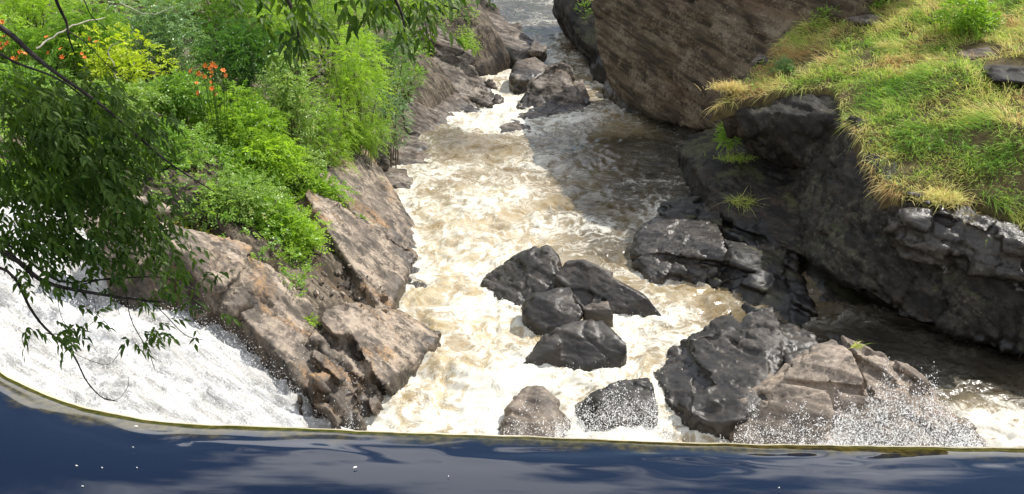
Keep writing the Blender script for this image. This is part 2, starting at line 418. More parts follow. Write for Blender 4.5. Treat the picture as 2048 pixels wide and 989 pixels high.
def rock(name, label, cat, hulls, voxel, mat, amp=0.14, size=0.7, nf=NFOL, seed=1, strata=1.0, fine=1.0, group=None, kind=None, block=0.95, gap=0.10, jit=None, lost=0.10):
    vs_, fs_ = [], []
    if name == 'boulder' and jit is None: jit = amp * 0.55; block = 1.15; gap = 0.03
    for hi, P in enumerate(hulls):
        for C in joint_blocks(P, nf, seed * 13 + hi, size * block, gap, jit if jit is not None else amp * 1.15, lost):
            bm = bmesh.new(); hull_of(bm, C); o_ = len(vs_); bm.verts.index_update()
            vs_ += [v.co[:] for v in bm.verts]; fs_ += [tuple(o_ + v.index for v in f.verts) for f in bm.faces]; bm.free()
    me0 = bpy.data.meshes.new('tmp'); me0.from_pydata(vs_, [], fs_); me0.update()
    o = bpy.data.objects.new('tmp', me0); COL.objects.link(o)
    md = o.modifiers.new('r', 'REMESH'); md.mode = 'VOXEL'; md.voxel_size = voxel * 1.13
    dg = bpy.context.evaluated_depsgraph_get()
    me = bpy.data.meshes.new_from_object(o.evaluated_get(dg)); bpy.data.objects.remove(o); bpy.data.meshes.remove(me0)
    n = len(me.vertices); V = np.empty(n * 3, np.float32); Nn = np.empty(n * 3, np.float32)
    me.vertices.foreach_get('co', V); me.vertices.foreach_get('normal', Nn)
    V = V.reshape(-1, 3).astype(float); Nn = Nn.reshape(-1, 3).astype(float)
    V = rough_up(V, Nn, amp * 0.5, nf, seed, size, strata, fine)
    wlm = np.abs(V[:, 2]) < 0.12
    if wlm.any(): WATERLINE.append(V[wlm][::3])
    c = np.array([V[:, 0].mean(), V[:, 1].mean(), max(V[:, 2].min(), -0.5)])
    ROCKV[str(label)] = V
    wet = (1 - sstep(V[:, 2] - chute_z(V[:, 0], V[:, 1]), 0.5, 1.6)) * (V[:, 0] < -2.4) * (V[:, 1] < front_left(V[:, 0]) + 0.9) * np.clip(1.2 - Nn[:, 2], 0, 1)  # splash from the cascade, also darkening the spur's shaded front face
    me.attributes.new('wet', 'FLOAT', 'POINT').data.foreach_set('value', wet.astype(np.float32))
    me.vertices.foreach_set('co', (V - c).astype(np.float32).ravel())
    me.polygons.foreach_set('use_smooth', np.full(len(me.polygons), True))
    me.update(); me.name = name
    ob = add(name, me, mat, loc=c)
    tag(ob, label, cat, group, kind)
    return ob

# ---- left bank, from the dam outwards
rock('bank_rock', 'slanting tan and grey rock spur with long cracks between white cascade and brown river', 'rock', [
    H([(400, 520, 2.95), (480, 600, 2.35), (560, 680, 1.75), (620, 760, 1.2), (690, 846, 0.5), (560, 555, 2.3), (640, 635, 1.45)], 1.0, -0.8),
    H([(615, 755, 1.22), (690, 846, 0.5), (745, 854, -0.05), (640, 632, 1.45), (710, 630, 1.1), (790, 640, 0.55), (874, 692, 0.0), (780, 735, 0.2)], 0.5, -0.8),
    H([(700, 640, 1.0), (800, 648, 0.5), (874, 694, 0.0), (790, 738, 0.05), (700, 770, 0.7)], 0.4, -0.6)],
    0.05, M['tan'], 0.22, 0.8, NF_T, 3, strata=0.9, block=0.60, jit=0.40, lost=0.18)
rock('bank_rock', 'long sloping tan rock slab below green shrubs beside the wide foamy river', 'rock', [
    H([(600, 385, 24.5), (655, 310, 28.2), (700, 300, 29.2), (730, 400, 28.4), (778, 440, 27.6), (835, 515, 0.0), (820, 545, 0.1), (775, 640, 20.9), (735, 590, 21.9), (655, 470, 23.0)], 2.0, -0.8),
    H([(640, 470, 23.2), (700, 470, 24.2), (760, 560, 22.7), (780, 640, 20.95), (735, 585, 21.9)], 1.5, -0.8),
    H([(600, 385, 24.5), (560, 420, 23.6), (640, 500, 22.4), (690, 470, 23.8)], 2.0, 0.0)],
    0.055, M['tan'], 0.22, 0.85, NF_T, 9, strata=0.9, block=0.60, jit=0.40, lost=0.18)
rock('bank_rock', 'brown and grey rock wall under the brambles at the head of the white cascade', 'rock', [
    H([(330, 472, 3.6), (400, 520, 3.0), (470, 588, 2.45), (560, 590, 2.05), (520, 535, 2.7), (430, 498, 3.2)], 1.2, 0.0),
    H([(170, 430, 4.4), (250, 450, 4.0), (335, 480, 3.55), (340, 540, 3.0), (230, 500, 3.7)], 1.5, 1.0)],
    0.06, M['tan'], 0.2, 0.75, NF_T, 14, block=0.7, jit=0.28, lost=0.16)
rock('boulder', 'smooth brown wet boulder nosing into the foam at the end of the tan slab', 'boulder', [
    H([(775, 560, 23.6), (800, 508, 24.9), (835, 530, 24.5), (856, 572, -0.02), (800, 592, 22.9)], 0.9, -0.8)], 0.045, M['tan'], 0.09, 0.6, (0.6, 0.3, 0.7), 21)
rock('boulder', 'small black wet boulder against the tan slab at the foam edge', 'boulder', [
    H([(800, 480, 25.9), (822, 482, 25.9), (834, 510, -0.02), (806, 520, 24.8)], 0.5, -0.6)], 0.04, M['black'], 0.07, 0.4, NFOL, 23)
rock('rock_pile', 'fractured pale grey rocks stepping down to the river above the tan slab', 'rock', [
    H([(742, 388, 29.2), (775, 392, 29.3), (790, 420, 28.3), (760, 432, 28.2), (735, 415, 28.8)], 0.8, -0.6),
    H([(730, 420, 28.3), (785, 425, 28.0), (797, 460, 27.0), (770, 470, 26.9), (740, 450, 27.4)], 0.8, -0.6),
    H([(770, 455, 26.9), (800, 455, 26.7), (815, 490, 25.9), (785, 500, 25.8)], 0.7, -0.6)], 0.05, M['grey'], 0.14, 0.5, (0.5, 0.4, 0.75), 25)
rock('bank_rock', 'upright grey weathered rock outcrop under hanging locust leaves', 'rock', [
    H([(660, 330, 28.2), (685, 295, 29.3), (715, 300, 29.3), (735, 350, 28.5), (745, 400, 28.0), (700, 400, 27.6), (670, 365, 27.8)], 1.6, -0.4)],
    0.055, M['grey'], 0.2, 0.6, (0.8, 0.1, 0.6), 27)
rock('boulder', 'blocky brown boulder with a dark hollow beneath at the river margin', 'boulder', [
    H([(745, 350, 30.6), (775, 340, 31.2), (812, 345, 31.2), (815, 365, 30.6), (775, 372, 30.0), (748, 368, 30.2)], 0.9, 0.05),
    H([(790, 362, 30.6), (822, 366, 30.6), (820, 385, 29.9), (795, 388, 29.8)], 0.7, -0.6)], 0.05, M['grey'], 0.11, 0.6, NFOL, 29)
rock('boulder', 'low flat reddish brown rock shelf with wet black foot left of the basin', 'boulder', [
    H([(778, 300, 33.5), (850, 285, 34.9), (868, 310, 33.6), (860, 325, -0.02), (800, 336, 0.0), (778, 325, 32.4)], 1.4, -0.6),
    H([(800, 268, 35.5), (835, 272, 35.4), (835, 296, 34.4), (800, 300, 34.1)], 1.0, -0.5)], 0.055, M['grey'], 0.12, 0.6, (0.2, 0.3, 0.9), 31)
rock('boulder', 'dark upright rock in the gap beneath the shrubs beside the reddish shelf', 'boulder', [
    H([(745, 260, 33.0), (775, 275, 33.0), (778, 330, 31.4), (740, 340, 31.0)], 1.2, -0.5)], 0.06, M['grey'], 0.14, 0.5, (0.7, 0.2, 0.5), 33)
rock('boulder', 'angular brown boulder with shaded front face below the big layered rock', 'boulder', [
    H([(800, 206, 36.6), (830, 205, 37.2), (878, 222, 37.6), (872, 262, 36.5), (820, 268, 35.6), (800, 250, 36.0)], 1.6, -0.5),
    H([(868, 228, 37.6), (895, 232, 37.8), (900, 262, 36.6), (868, 268, 36.2)], 1.0, -0.5)], 0.06, M['grey'], 0.13, 0.8, (0.3, 0.5, 0.75), 35)
rock('bank_rock', 'big layered grey brown rock outcrop where the river narrows on the wooded side', 'rock', [
    H([(775, 200, 38.0), (800, 110, 41.5), (845, 60, 44.5), (880, 58, 45.0), (925, 95, 43.8), (955, 150, 42.6), (985, 195, -0.1), (950, 240, 37.9), (880, 245, 37.4), (820, 220, 37.4)], 3.0, -0.9, 0.0, (), -2.5),
    H([(940, 130, 43.6), (985, 160, 43.0), (1003, 195, -0.2), (975, 215, -0.1), (945, 235, 38.4)], 1.0, -0.9, 0.0, (), -1.5),
    H([(985, 190, 41.2), (1008, 196, 41.0), (1000, 206, 40.6), (985, 205, 40.6)], 0.8, -0.8)], 0.075, M['grey'], 0.42, 1.1, NF_G, 37, strata=1.0, block=0.7, jit=0.4, lost=0.14)
rock('bank_rock', 'far sloping grey rock point at the bend with pale sunlit top', 'rock', [
    H([(905, 60, 50.0), (930, -30, 58.0), (965, -20, 58.0), (1030, 40, 55.0), (1088, 92, 50.8), (1085, 106, 49.5), (1010, 100, 49.6), (940, 98, 49.4)], 4.0, -1.6, 0.0, (), -4.5),
    H([(880, -60, 60.0), (950, -40, 60.0), (980, 0, 60.5), (950, 40, 54.0), (900, 20, 54.0)], 4.0, -1.6, 0.0, (), -4.0),
    H([(990, 85, 50.6), (1050, 88, 50.2), (1092, 100, 49.6), (1085, 116, 48.4), (1040, 112, 48.6)], 1.5, -1.6)], 0.11, M['grey'], 0.32, 1.3, (0.3, 0.3, 0.9), 41)

# ---- rocks standing in the water
rock('boulder', 'tall pointed pale boulder splitting the rapids where the gorge narrows', 'boulder', [
    H([(1035, 220, 40.0), (1060, 165, 41.6), (1122, 127, 42.4), (1142, 140, 42.0), (1172, 212, 39.7), (1160, 222, 39.2), (1090, 212, 39.6)], 1.3, -0.9)],
    0.06, M['grey'], 0.2, 0.8, (0.8, 0.2, 0.5), 43, jit=0.16, block=1.0)
rock('boulder', 'low flat boulder with wet black foot lying before the pointed boulder', 'boulder', [
    H([(1000, 262, 0.0), (1045, 232, 38.8), (1095, 210, 39.6), (1172, 225, 38.8), (1176, 240, 38.0), (1110, 265, 36.9), (1060, 276, 35.8), (1010, 275, 35.9)], 1.0, -0.9),
    H([(1100, 232, 38.2), (1140, 236, 38.0), (1130, 262, 36.7), (1095, 266, 36.6)], 0.8, -0.9)], 0.055, M['grey'], 0.16, 0.7, (0.2, 0.2, 0.95), 45)
rock('boulder', 'small dark boulder in the rapids behind the pointed boulder', 'boulder', [
    H([(1018, 152, 45.0), (1035, 125, 46.2), (1070, 116, 46.6), (1100, 138, 45.6), (1060, 160, 44.5), (1030, 162, 44.3)], 1.0, -1.2)], 0.06, M['grey'], 0.13, 0.7, NFOL, 47)
rock('boulder', 'thin grey rock fin leaning on the downstream side of the pointed boulder', 'boulder', [
    H([(1150, 175, 41.6), (1166, 163, 42.0), (1182, 200, 40.6), (1170, 212, 40.2)], 0.8, -0.9)], 0.06, M['grey'], 0.1, 0.5, (0.8, 0.2, 0.5), 49)
rock('boulder', 'dark wet humped boulder with pointed tail, upper left of midstream cluster', 'boulder', [
    H([(962, 566, 0.05), (1045, 512, 0.65), (1098, 495, 0.95), (1120, 512, 0.9), (1135, 560, 0.5), (1120, 600, 0.1), (1050, 614, 0.0), (1020, 610, 0.0)], 0.6, -0.8),
    H([(1085, 498, 0.95), (1105, 492, 1.0), (1122, 518, 0.8), (1100, 530, 0.65)], 0.4, -0.5)], 0.042, M['black'], 0.13, 0.6, (0.7, 0.3, 0.5), 51)
rock('boulder', 'long dark wedge shaped slab with shiny ridge tapering to the water', 'boulder', [
    H([(1106, 548, 0.7), (1130, 520, 1.0), (1165, 518, 1.05), (1195, 535, 0.95), (1300, 598, 0.45), (1328, 636, 0.0), (1290, 636, 0.0), (1180, 632, 0.0), (1125, 612, 0.0)], 0.4, -0.8, 0.1)],
    0.042, M['black'], 0.12, 0.7, (0.5, 0.5, 0.75), 53)
rock('boulder', 'squat dark rounded boulder below the humped one in midstream', 'boulder', [
    H([(1044, 622, 0.4), (1072, 596, 0.7), (1145, 584, 0.75), (1166, 632, 0.5), (1105, 680, 0.0), (1056, 660, 0.0)], 0.5, -0.8)], 0.042, M['black'], 0.1, 0.5, (0.4, 0.5, 0.75), 55)
rock('boulder', 'small brown stone wedged in the middle of the dark cluster', 'boulder', [
    H([(1166, 618, 0.6), (1190, 606, 0.7), (1222, 600, 0.75), (1228, 618, 0.6), (1212, 656, 0.1), (1162, 648, 0.2)], 0.3, -0.6)], 0.03, M['pink'], 0.06, 0.4, NFOL, 57)
rock('boulder', 'broad dark flat topped boulder with glittering wet top, lowest of midstream cluster', 'boulder', [
    H([(1112, 658, 0.65), (1150, 645, 0.7), (1205, 640, 0.72), (1232, 668, 0.62), (1256, 690, 0.5), (1240, 738, 0.0), (1150, 742, 0.0), (1100, 722, 0.0), (1088, 682, 0.45)], 0.15, -0.8),
    H([(1042, 732, 0.0), (1092, 675, 0.45), (1120, 690, 0.5), (1120, 735, 0.0), (1080, 735, 0.0)], 0.2, -0.8)], 0.042, M['black'], 0.11, 0.7, (0.2, 0.35, 0.9), 59)
rock('boulder', 'dark toothed boulder behind the fall spray beside black ledge', 'boulder', [
    H([(1150, 822, 0.02), (1195, 782, 17.6), (1240, 766, 17.9), (1300, 756, 18.1), (1318, 790, 17.4), (1318, 838, 16.9), (1180, 845, 16.8)], 0.25, -0.8)], 0.042, M['black'], 0.12, 0.6, (0.7, 0.2, 0.6), 61)
rock('boulder', 'brown grey peaked boulder just past the dam lip flecked with spray', 'boulder', [
    H([(985, 862, 0.0), (1015, 815, 17.2), (1045, 786, 17.7), (1080, 780, 17.8), (1100, 805, 17.3), (1148, 842, 0.02), (1120, 880, 16.2), (1000, 880, 16.2)], 0.25, -0.8)], 0.04, M['pink'], 0.12, 0.6, (0.5, 0.5, 0.7), 63)
rock('boulder', 'jagged black wet ledge streaming with water left of the big tan boulder', 'boulder', [
    H([(1318, 782, 0.1), (1345, 735, 18.8), (1380, 706, 19.2), (1470, 720, 18.6), (1545, 715, 18.2), (1545, 830, 16.5), (1450, 840, 16.4), (1380, 835, 16.7)], 1.0, -0.8),
    H([(1390, 700, 19.1), (1430, 690, 19.4), (1432, 660, 19.9), (1482, 642, 20.2), (1490, 700, 19.0), (1480, 730, 18.5), (1400, 725, 18.7)], 0.8, -0.8),
    H([(1492, 690, 19.0), (1510, 650, 19.6), (1560, 632, 19.9), (1572, 662, 19.4), (1560, 740, 18.0), (1510, 760, 17.6)], 0.9, -0.8),
    H([(1565, 672, 19.4), (1600, 668, 19.6), (1645, 690, 19.1), (1630, 740, 18.2), (1570, 740, 18.2)], 0.8, -0.8)], 0.045, M['black'], 0.17, 0.6, (0.5, 0.3, 0.8), 65, jit=0.09, block=1.5, gap=0.06, lost=0.03)
rock('boulder', 'large tan boulder with pinkish shoulder rising above the white spray', 'boulder', [
    H([(1545, 772, 16.9), (1580, 735, 17.2), (1650, 690, 17.4), (1690, 683, 17.45), (1712, 700, 17.2), (1745, 790, 16.1), (1770, 880, 15.7), (1600, 900, 15.6), (1510, 880, 15.9)], 0.6, -0.8),
    H([(1440, 862, 0.0), (1460, 815, 16.9), (1500, 782, 17.3), (1560, 765, 17.2), (1560, 860, 15.9), (1500, 890, 15.8)], 0.9, -0.8)], 0.045, M['pink'], 0.13, 0.9, (0.35, 0.65, 0.65), 67, jit=0.15, block=1.0)
rock('boulder', 'brown ridge boulder behind the spray, leaning on the large tan boulder', 'boulder', [
    H([(1715, 712, 17.5), (1760, 722, 17.4), (1800, 745, 17.1), (1855, 770, 16.8), (1890, 810, 16.5), (1985, 892, 15.9), (1960, 920, 15.6), (1740, 880, 15.9), (1725, 760, 16.8)], 1.0, -0.8)], 0.045, M['pink'], 0.15, 0.6, (0.7, 0.4, 0.6), 69, jit=0.15, block=1.0)

# ---- cliffs on the far side of the gorge
rock('cliff', 'brown overhanging cliff with slanting bands above the dark water', 'cliff', [
    H([(1188, -40, 41.2), (1186, 60, 40.8), (1200, 132, 40.0), (1230, 185, 38.9), (1270, 212, 37.2), (1335, 243, 35.2), (1490, 275, 31.8), (1620, 250, 31.0), (1640, -20, 34.0),
       (1640, -280, 34.5), (1400, -200, 37.0), (1262, -16, 39.5), (1196, -6, 41.6)], 6.0, None, 0.0, [(17, 36, 2), (6.9, 38.0, 5.4), (8.8, 36.4, 8.6), (10.6, 33.8, 12.3), (13, 32.8, 13.0), (17, 35, 13.0), (17, 42, 13.0)], 7.0),
    H([(1215, 195, 41.6), (1262, 236, -0.3), (1330, 282, -0.2), (1405, 318, -0.2), (1470, 320, 32.4), (1480, 262, 33.4), (1330, 215, 37.6), (1230, 160, 41.2)], 4.0, -1.2)],
    0.12, M['brown'], 0.34, 1.5, NF_C, 71, strata=2.6, block=0.85, jit=0.5)
rock('cliff', 'shaded grey cliff point beyond the overhang, narrowing the downstream river', 'cliff', [
    H([(1117, 20, 51.5), (1130, -60, 53.0), (1150, -100, 53.5), (1260, -100, 52.0), (1260, 120, 47.5), (1205, 138, 46.6), (1182, 132, -0.8), (1148, 85, 48.8)], 8.0, None, 0.0),
    H([(1190, 120, 47.0), (1290, 170, 44.0), (1300, 60, 46.0), (1215, 40, 48.0)], 6.0, -1.5)],
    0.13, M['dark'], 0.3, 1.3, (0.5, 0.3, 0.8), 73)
rock('cliff', 'dark shaded cliff with a pale pointed lip under the grassy ledge', 'cliff', [
    H([(1424, 207, 28.2), (1450, 185, 28.7), (1520, 122, 30.6), (1580, 90, 31.8), (1604, 158, 28.9), (1676, 165, 28.2), (1692, 236, 26.2), (1690, 370, 26.2), (1640, 345, 27.4), (1560, 320, 28.5), (1490, 300, 28.9), (1440, 245, 28.6)], 5.0, None, 0.0, (), 6.0),
    H([(1490, 295, 29.4), (1560, 318, 28.9), (1690, 372, 26.8), (1700, 500, 24.5), (1640, 520, 24.4), (1560, 420, 27.0)], 5.0, -0.8)],
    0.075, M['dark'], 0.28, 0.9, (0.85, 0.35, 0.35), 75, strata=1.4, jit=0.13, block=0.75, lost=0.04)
rock('cliff', 'massive dark overhanging rock wall under the grass mound, slanting lower edge', 'cliff', [
    H([(1692, 236, 25.4), (1732, 335, 23.3), (1768, 395, 22.1), (1900, 420, 21.7), (2048, 500, 20.2), (2300, 560, 19.6), (2330, 800, 17.9), (2010, 712, 19.5), (1790, 640, 20.8), (1700, 575, 21.9), (1625, 540, 22.9), (1690, 420, 24.2)], 7.0, None, 0.0)],
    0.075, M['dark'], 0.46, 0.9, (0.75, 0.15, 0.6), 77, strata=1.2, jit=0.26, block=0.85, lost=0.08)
rock('cliff', 'blue grey wet rock face recessed beneath the overhanging wall', 'cliff', [
    H([(1590, 540, 23.8), (1640, 460, 25.0), (1690, 500, 24.0), (1800, 630, 22.2), (1960, 700, 21.0), (2100, 740, 20.2), (1960, 722, -0.1), (1800, 715, -0.1), (1640, 692, -0.1), (1590, 640, 22.3)], 4.0, -0.9),
    H([(1640, 430, 25.6), (1690, 410, 25.8), (1710, 520, 23.6), (1650, 540, 23.6)], 3.0, -0.5)],
    0.07, M['dark'], 0.2, 0.8, (0.4, 0.4, 0.8), 79, jit=0.25, block=0.8)
rock('cliff', 'shaded dark rock block with mossy tufts below the pale lip', 'cliff', [
    H([(1398, 345, 28.6), (1420, 312, 29.5), (1490, 292, 29.8), (1560, 307, 29.2), (1655, 365, 27.4), (1660, 440, 25.4), (1600, 530, 23.9), (1530, 515, 24.0), (1450, 470, 26.0), (1438, 400, 27.3), (1405, 385, 28.0)], 4.0, -0.8)],
    0.065, M['dark'], 0.2, 0.8, (0.25, 0.45, 0.85), 81, jit=0.28, block=0.8)
rock('bank_rock', 'glistening wet rock hump, half sunlit, at the edge of the cliff shadow', 'rock', [
    H([(1285, 448, 0.75), (1320, 428, 0.85), (1440, 436, 1.0), (1455, 490, 0.95), (1440, 545, 0.35), (1335, 560, 0.05), (1300, 564, 0.0), (1262, 528, 0.0), (1268, 480, 0.45)], 0.5, -0.8)],
    0.045, M['sheen'], 0.16, 0.5, (0.3, 0.3, 0.9), 83)
rock('bank_rock', 'low dark flat rock shelf between the wet hump and the shaded block', 'rock', [
    H([(1312, 418, 0.25), (1345, 400, 0.3), (1400, 384, 0.45), (1445, 400, 0.7), (1450, 440, 0.7), (1330, 436, 0.4)], 0.5, -0.8)], 0.055, M['dark'], 0.1, 0.6, (0.1, 0.2, 0.95), 85)
rock('bank_rock', 'dark sloping rock apron in shade running down behind the black ledge', 'rock', [
    H([(1405, 565, 0.0), (1455, 490, 0.85), (1540, 505, 24.0), (1620, 545, 23.2), (1640, 640, 21.8), (1640, 700, -0.1), (1520, 660, -0.1)], 1.6, -0.8),
    H([(1480, 560, 23.1), (1560, 540, 23.3), (1600, 600, 22.2), (1560, 640, 21.7), (1500, 610, 22.1)], 1.5, -0.6)],
    0.06, M['dark'], 0.18, 0.7, (0.4, 0.5, 0.75), 87)
rock('bank_rock', 'shiny grey layered rocks breaking through below the grass mound', 'rock', [
    H([(1815, 425, 20.9), (1880, 405, 21.2), (1950, 395, 21.3), (1985, 440, 20.7), (1900, 486, 20.4), (1850, 465, 20.7)], 1.4, 2.0),
    H([(1930, 450, 20.6), (1985, 430, 20.8), (2058, 455, 20.3), (2070, 500, 19.8), (1960, 495, 20.2)], 1.4, 1.9),
    H([(1900, 378, 22.2), (1935, 372, 22.3), (1942, 396, 21.9), (1905, 398, 21.9)], 0.8, 2.4)], 0.05, M['sheen'], 0.2, 0.55, (0.2, 0.3, 0.9), 89)

# the right shore carries on beyond the view
shore = rock('ground_right_shore', None, None, [np.array([(12.9, 8.0, -1), (13.6, 20.5, -1), (12.6, 19.2, 2.0), (13.2, 9.0, 4.6), (13.4, 19.0, 4.2), (24, 8.0, 5.5), (24, 24, 6.0), (24, 8.0, -1), (24, 24, -1), (15.0, 24.0, 4.4), (15.0, 24.0, -1)])],
             0.14, M['dark'], 0.3, 1.2, NF_D, 95, kind='structure')
# ------------------------------------------------------------------ right bank land under the grass
_MP = np.array([PT(*p) for p in [(1424, 207, 28.2), (1520, 122, 30.6), (1580, 88, 31.8), (1604, 158, 28.9), (1676, 165, 28.2), (1692, 236, 26.2), (1732, 335, 23.3), (1768, 395, 22.1),
      (1900, 415, 21.6), (2048, 470, 20.7), (1700, 30, 32.4), (1620, 45, 32.6), (1850, 30, 31.2), (1900, 150, 26.2), (2000, 250, 23.4), (1800, 250, 24.6), (1850, 340, 22.8),
      (1950, 400, 21.5), (1550, 110, 30.8), (1650, 100, 30.4), (1750, 180, 27.0), (2040, 20, 30.5), (2040, 140, 26.3), (1960, 330, 22.4), (2150, 100, 27.0), (2300, 200, 24.0), (2300, 420, 20.6), (1760, 8, 34), (1950, -60, 35), (2200, -40, 33)]])
_A = np.c_[_MP[:, :2], np.ones(len(_MP))]; _PL = np.linalg.lstsq(_A, _MP[:, 2], rcond=None)[0]
_RES = _MP[:, 2] - _A @ _PL
def ground_right(x, y):
    x = np.asarray(x, float); y = np.asarray(y, float); z = _PL[0] * x + _PL[1] * y + _PL[2]
    w = 1 / ((x[..., None] - _MP[:, 0]) ** 2 + (y[..., None] - _MP[:, 1]) ** 2 + 0.35) ** 1.4
    z = z + (w * _RES).sum(-1) / w.sum(-1)
    P = np.stack([x, y, 0 * x], -1).reshape(-1, 3)
    return z + 0.13 * fbm(P * 0.8, 3, 71).reshape(x.shape)
_MO = np.array([PT(*p)[:2] for p in [(1426, 207, 27.7), (1604, 164, 28.1), (1672, 172, 27.6), (1688, 238, 25.9), (1734, 338, 23.3), (1770, 398, 22.1), (1800, 410, 21.9), (1830, 392, 22.1), (1900, 396, 21.9),
      (1960, 420, 21.4), (2048, 470, 20.7), (2300, 520, 19.9)]] + [(19, 20), (19, 30)] + [PT(*p)[:2] for p in [(1900, -60, 36), (1760, 5, 34.4), (1640, 25, 33.8), (1575, 75, 32.0), (1515, 118, 30.0)]])
def in_poly(x, y, poly):
    ins = np.zeros(x.shape, bool); n = len(poly); j = n - 1
    for i in range(n):
        xi, yi = poly[i]; xj, yj = poly[j]
        c = ((yi > y) != (yj > y)) & (x < (xj - xi) * (y - yi) / (yj - yi + 1e-12) + xi); ins ^= c; j = i
    return ins
def edge_dist(x, y, poly):
    d = np.full(x.shape, 99.0); n = len(poly)
    for i in range(n):
        a = np.array(poly[i]); b = np.array(poly[(i + 1) % n]); ab = b - a
        t = np.clip(((x - a[0]) * ab[0] + (y - a[1]) * ab[1]) / (ab @ ab + 1e-9), 0, 1)
        d = np.minimum(d, np.hypot(x - a[0] - t * ab[0], y - a[1] - t * ab[1]))
    return d
xs = np.arange(4.5, 19.2, 0.14); ys = np.arange(19.0, 37.2, 0.14)
V, Fc = grid_mesh('mound', xs, ys, lambda X, Y: ground_right(X, Y))
ins = in_poly(V[:, 0], V[:, 1], _MO); ed = edge_dist(V[:, 0], V[:, 1], _MO)
def to_edge(x, y, poly):
    d = np.full(x.shape, 99.0); bx_, by_ = x.copy(), y.copy(); n = len(poly)
    for i in range(n):
        a = np.array(poly[i]); b = np.array(poly[(i + 1) % n]); ab = b - a
        t = np.clip(((x - a[0]) * ab[0] + (y - a[1]) * ab[1]) / (ab @ ab + 1e-9), 0, 1); qx, qy = a[0] + t * ab[0], a[1] + t * ab[1]; dd = np.hypot(x - qx, y - qy)
        m = dd < d; d[m] = dd[m]; bx_[m] = qx[m]; by_[m] = qy[m]
    return bx_, by_
V[:, 2] += 0.12
o1 = ~ins & (ed < 0.45); ex, ey = to_edge(V[o1, 0], V[o1, 1], _MO); sk = np.minimum(ed[o1] / 0.2, 1.6)
V[o1, 0] = ex - 0.02 * sk; V[o1, 1] = ey; V[o1, 2] = ground_right(ex, ey) + 0.06 - 0.22 * sk - 0.12 * np.abs(fbm(np.stack([ex, ey, 0 * ex], 1) * 3, 2, 5))
keep = (ins | (ed < 0.45))[Fc].all(1)
M['mound'] = plain_mat('turf_soil', (0.05, 0.036, 0.016), (0.10, 0.078, 0.03), 4, 0.95, 0.6)
Fk = Fc[keep]; used = np.unique(Fk); rm = np.full(len(V), -1); rm[used] = np.arange(len(used))
tag(add('ground_right_bank', mesh_np('mound', V[used], rm[Fk], True), M['mound']), kind='structure')

# ------------------------------------------------------------------ river
def idw(P, pts, vals, p=3.0, eps=0.2):
    d2 = (P[:, None, 0] - pts[None, :, 0]) ** 2 + (0.6 * (P[:, None, 1] - pts[None, :, 1])) ** 2 + eps
    w = d2 ** (-p / 2); return (w * vals[None]).sum(1) / w.sum(1)
#            px   py  foam aer
_FO = [(800, 840, .74, .9), (900, 830, .72, .9), (960, 840, .86, .9), (860, 770, .72, .9), (950, 770, .84, .9), (1080, 760, .62, .7), (1180, 800, .6, .6), (1230, 850, .92, .8), (1400, 860, .9, .7), (1300, 870, .92, .8),
       (800, 690, .55, .8), (840, 640, .42, .8), (900, 680, .66, 1), (980, 680, .72, 1), (1030, 740, .8, .9), (900, 600, .72, 1), (960, 620, .74, 1), (1000, 640, .66, 1), (870, 480, .72, 1), (950, 480, .72, 1),
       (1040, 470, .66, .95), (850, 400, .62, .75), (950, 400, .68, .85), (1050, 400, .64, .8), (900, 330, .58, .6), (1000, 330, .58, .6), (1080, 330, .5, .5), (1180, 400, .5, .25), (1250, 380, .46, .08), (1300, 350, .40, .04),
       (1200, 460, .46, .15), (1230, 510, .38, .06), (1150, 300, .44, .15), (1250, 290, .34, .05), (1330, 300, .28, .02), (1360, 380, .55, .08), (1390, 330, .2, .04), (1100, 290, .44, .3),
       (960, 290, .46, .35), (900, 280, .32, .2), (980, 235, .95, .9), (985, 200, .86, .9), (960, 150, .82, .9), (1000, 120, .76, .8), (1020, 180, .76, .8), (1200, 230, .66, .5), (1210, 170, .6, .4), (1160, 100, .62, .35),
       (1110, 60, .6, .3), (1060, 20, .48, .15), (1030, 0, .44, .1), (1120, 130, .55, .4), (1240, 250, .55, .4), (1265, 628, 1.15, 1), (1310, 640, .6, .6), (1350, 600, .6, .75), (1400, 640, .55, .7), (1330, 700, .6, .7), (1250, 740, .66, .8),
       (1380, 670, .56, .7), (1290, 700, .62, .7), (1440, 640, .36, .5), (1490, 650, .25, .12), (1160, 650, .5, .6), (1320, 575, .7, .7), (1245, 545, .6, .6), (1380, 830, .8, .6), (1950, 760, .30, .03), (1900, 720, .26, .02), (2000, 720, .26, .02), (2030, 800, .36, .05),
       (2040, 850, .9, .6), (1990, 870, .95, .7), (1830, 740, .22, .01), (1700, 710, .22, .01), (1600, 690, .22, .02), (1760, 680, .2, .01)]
_FP = np.array([PT(a, b, 0.0)[:2] for a, b, _, _ in _FO]); _FA = np.array([(c, d) for _, _, c, d in _FO])
ys = [10.5]
while ys[-1] < 75: ys.append(ys[-1] + 0.0030 * ys[-1])
ys = np.array(ys + list(np.linspace(76, 140, 40)))
xs = np.arange(-7.0, 13.01, 0.073)
X, Y = np.meshgrid(xs, ys); Vr = np.stack([X.ravel(), Y.ravel(), 0 * X.ravel()], 1)
aer_shade = idw(Vr, _FP, _FA[:, 1]); foam = idw(Vr, _FP, _FA[:, 0]) - 0.15 + 0.07 * sstep(aer_shade, 0.45, 0.8)  # aeration, also lowered where cliff shade falls, darkening the water colour
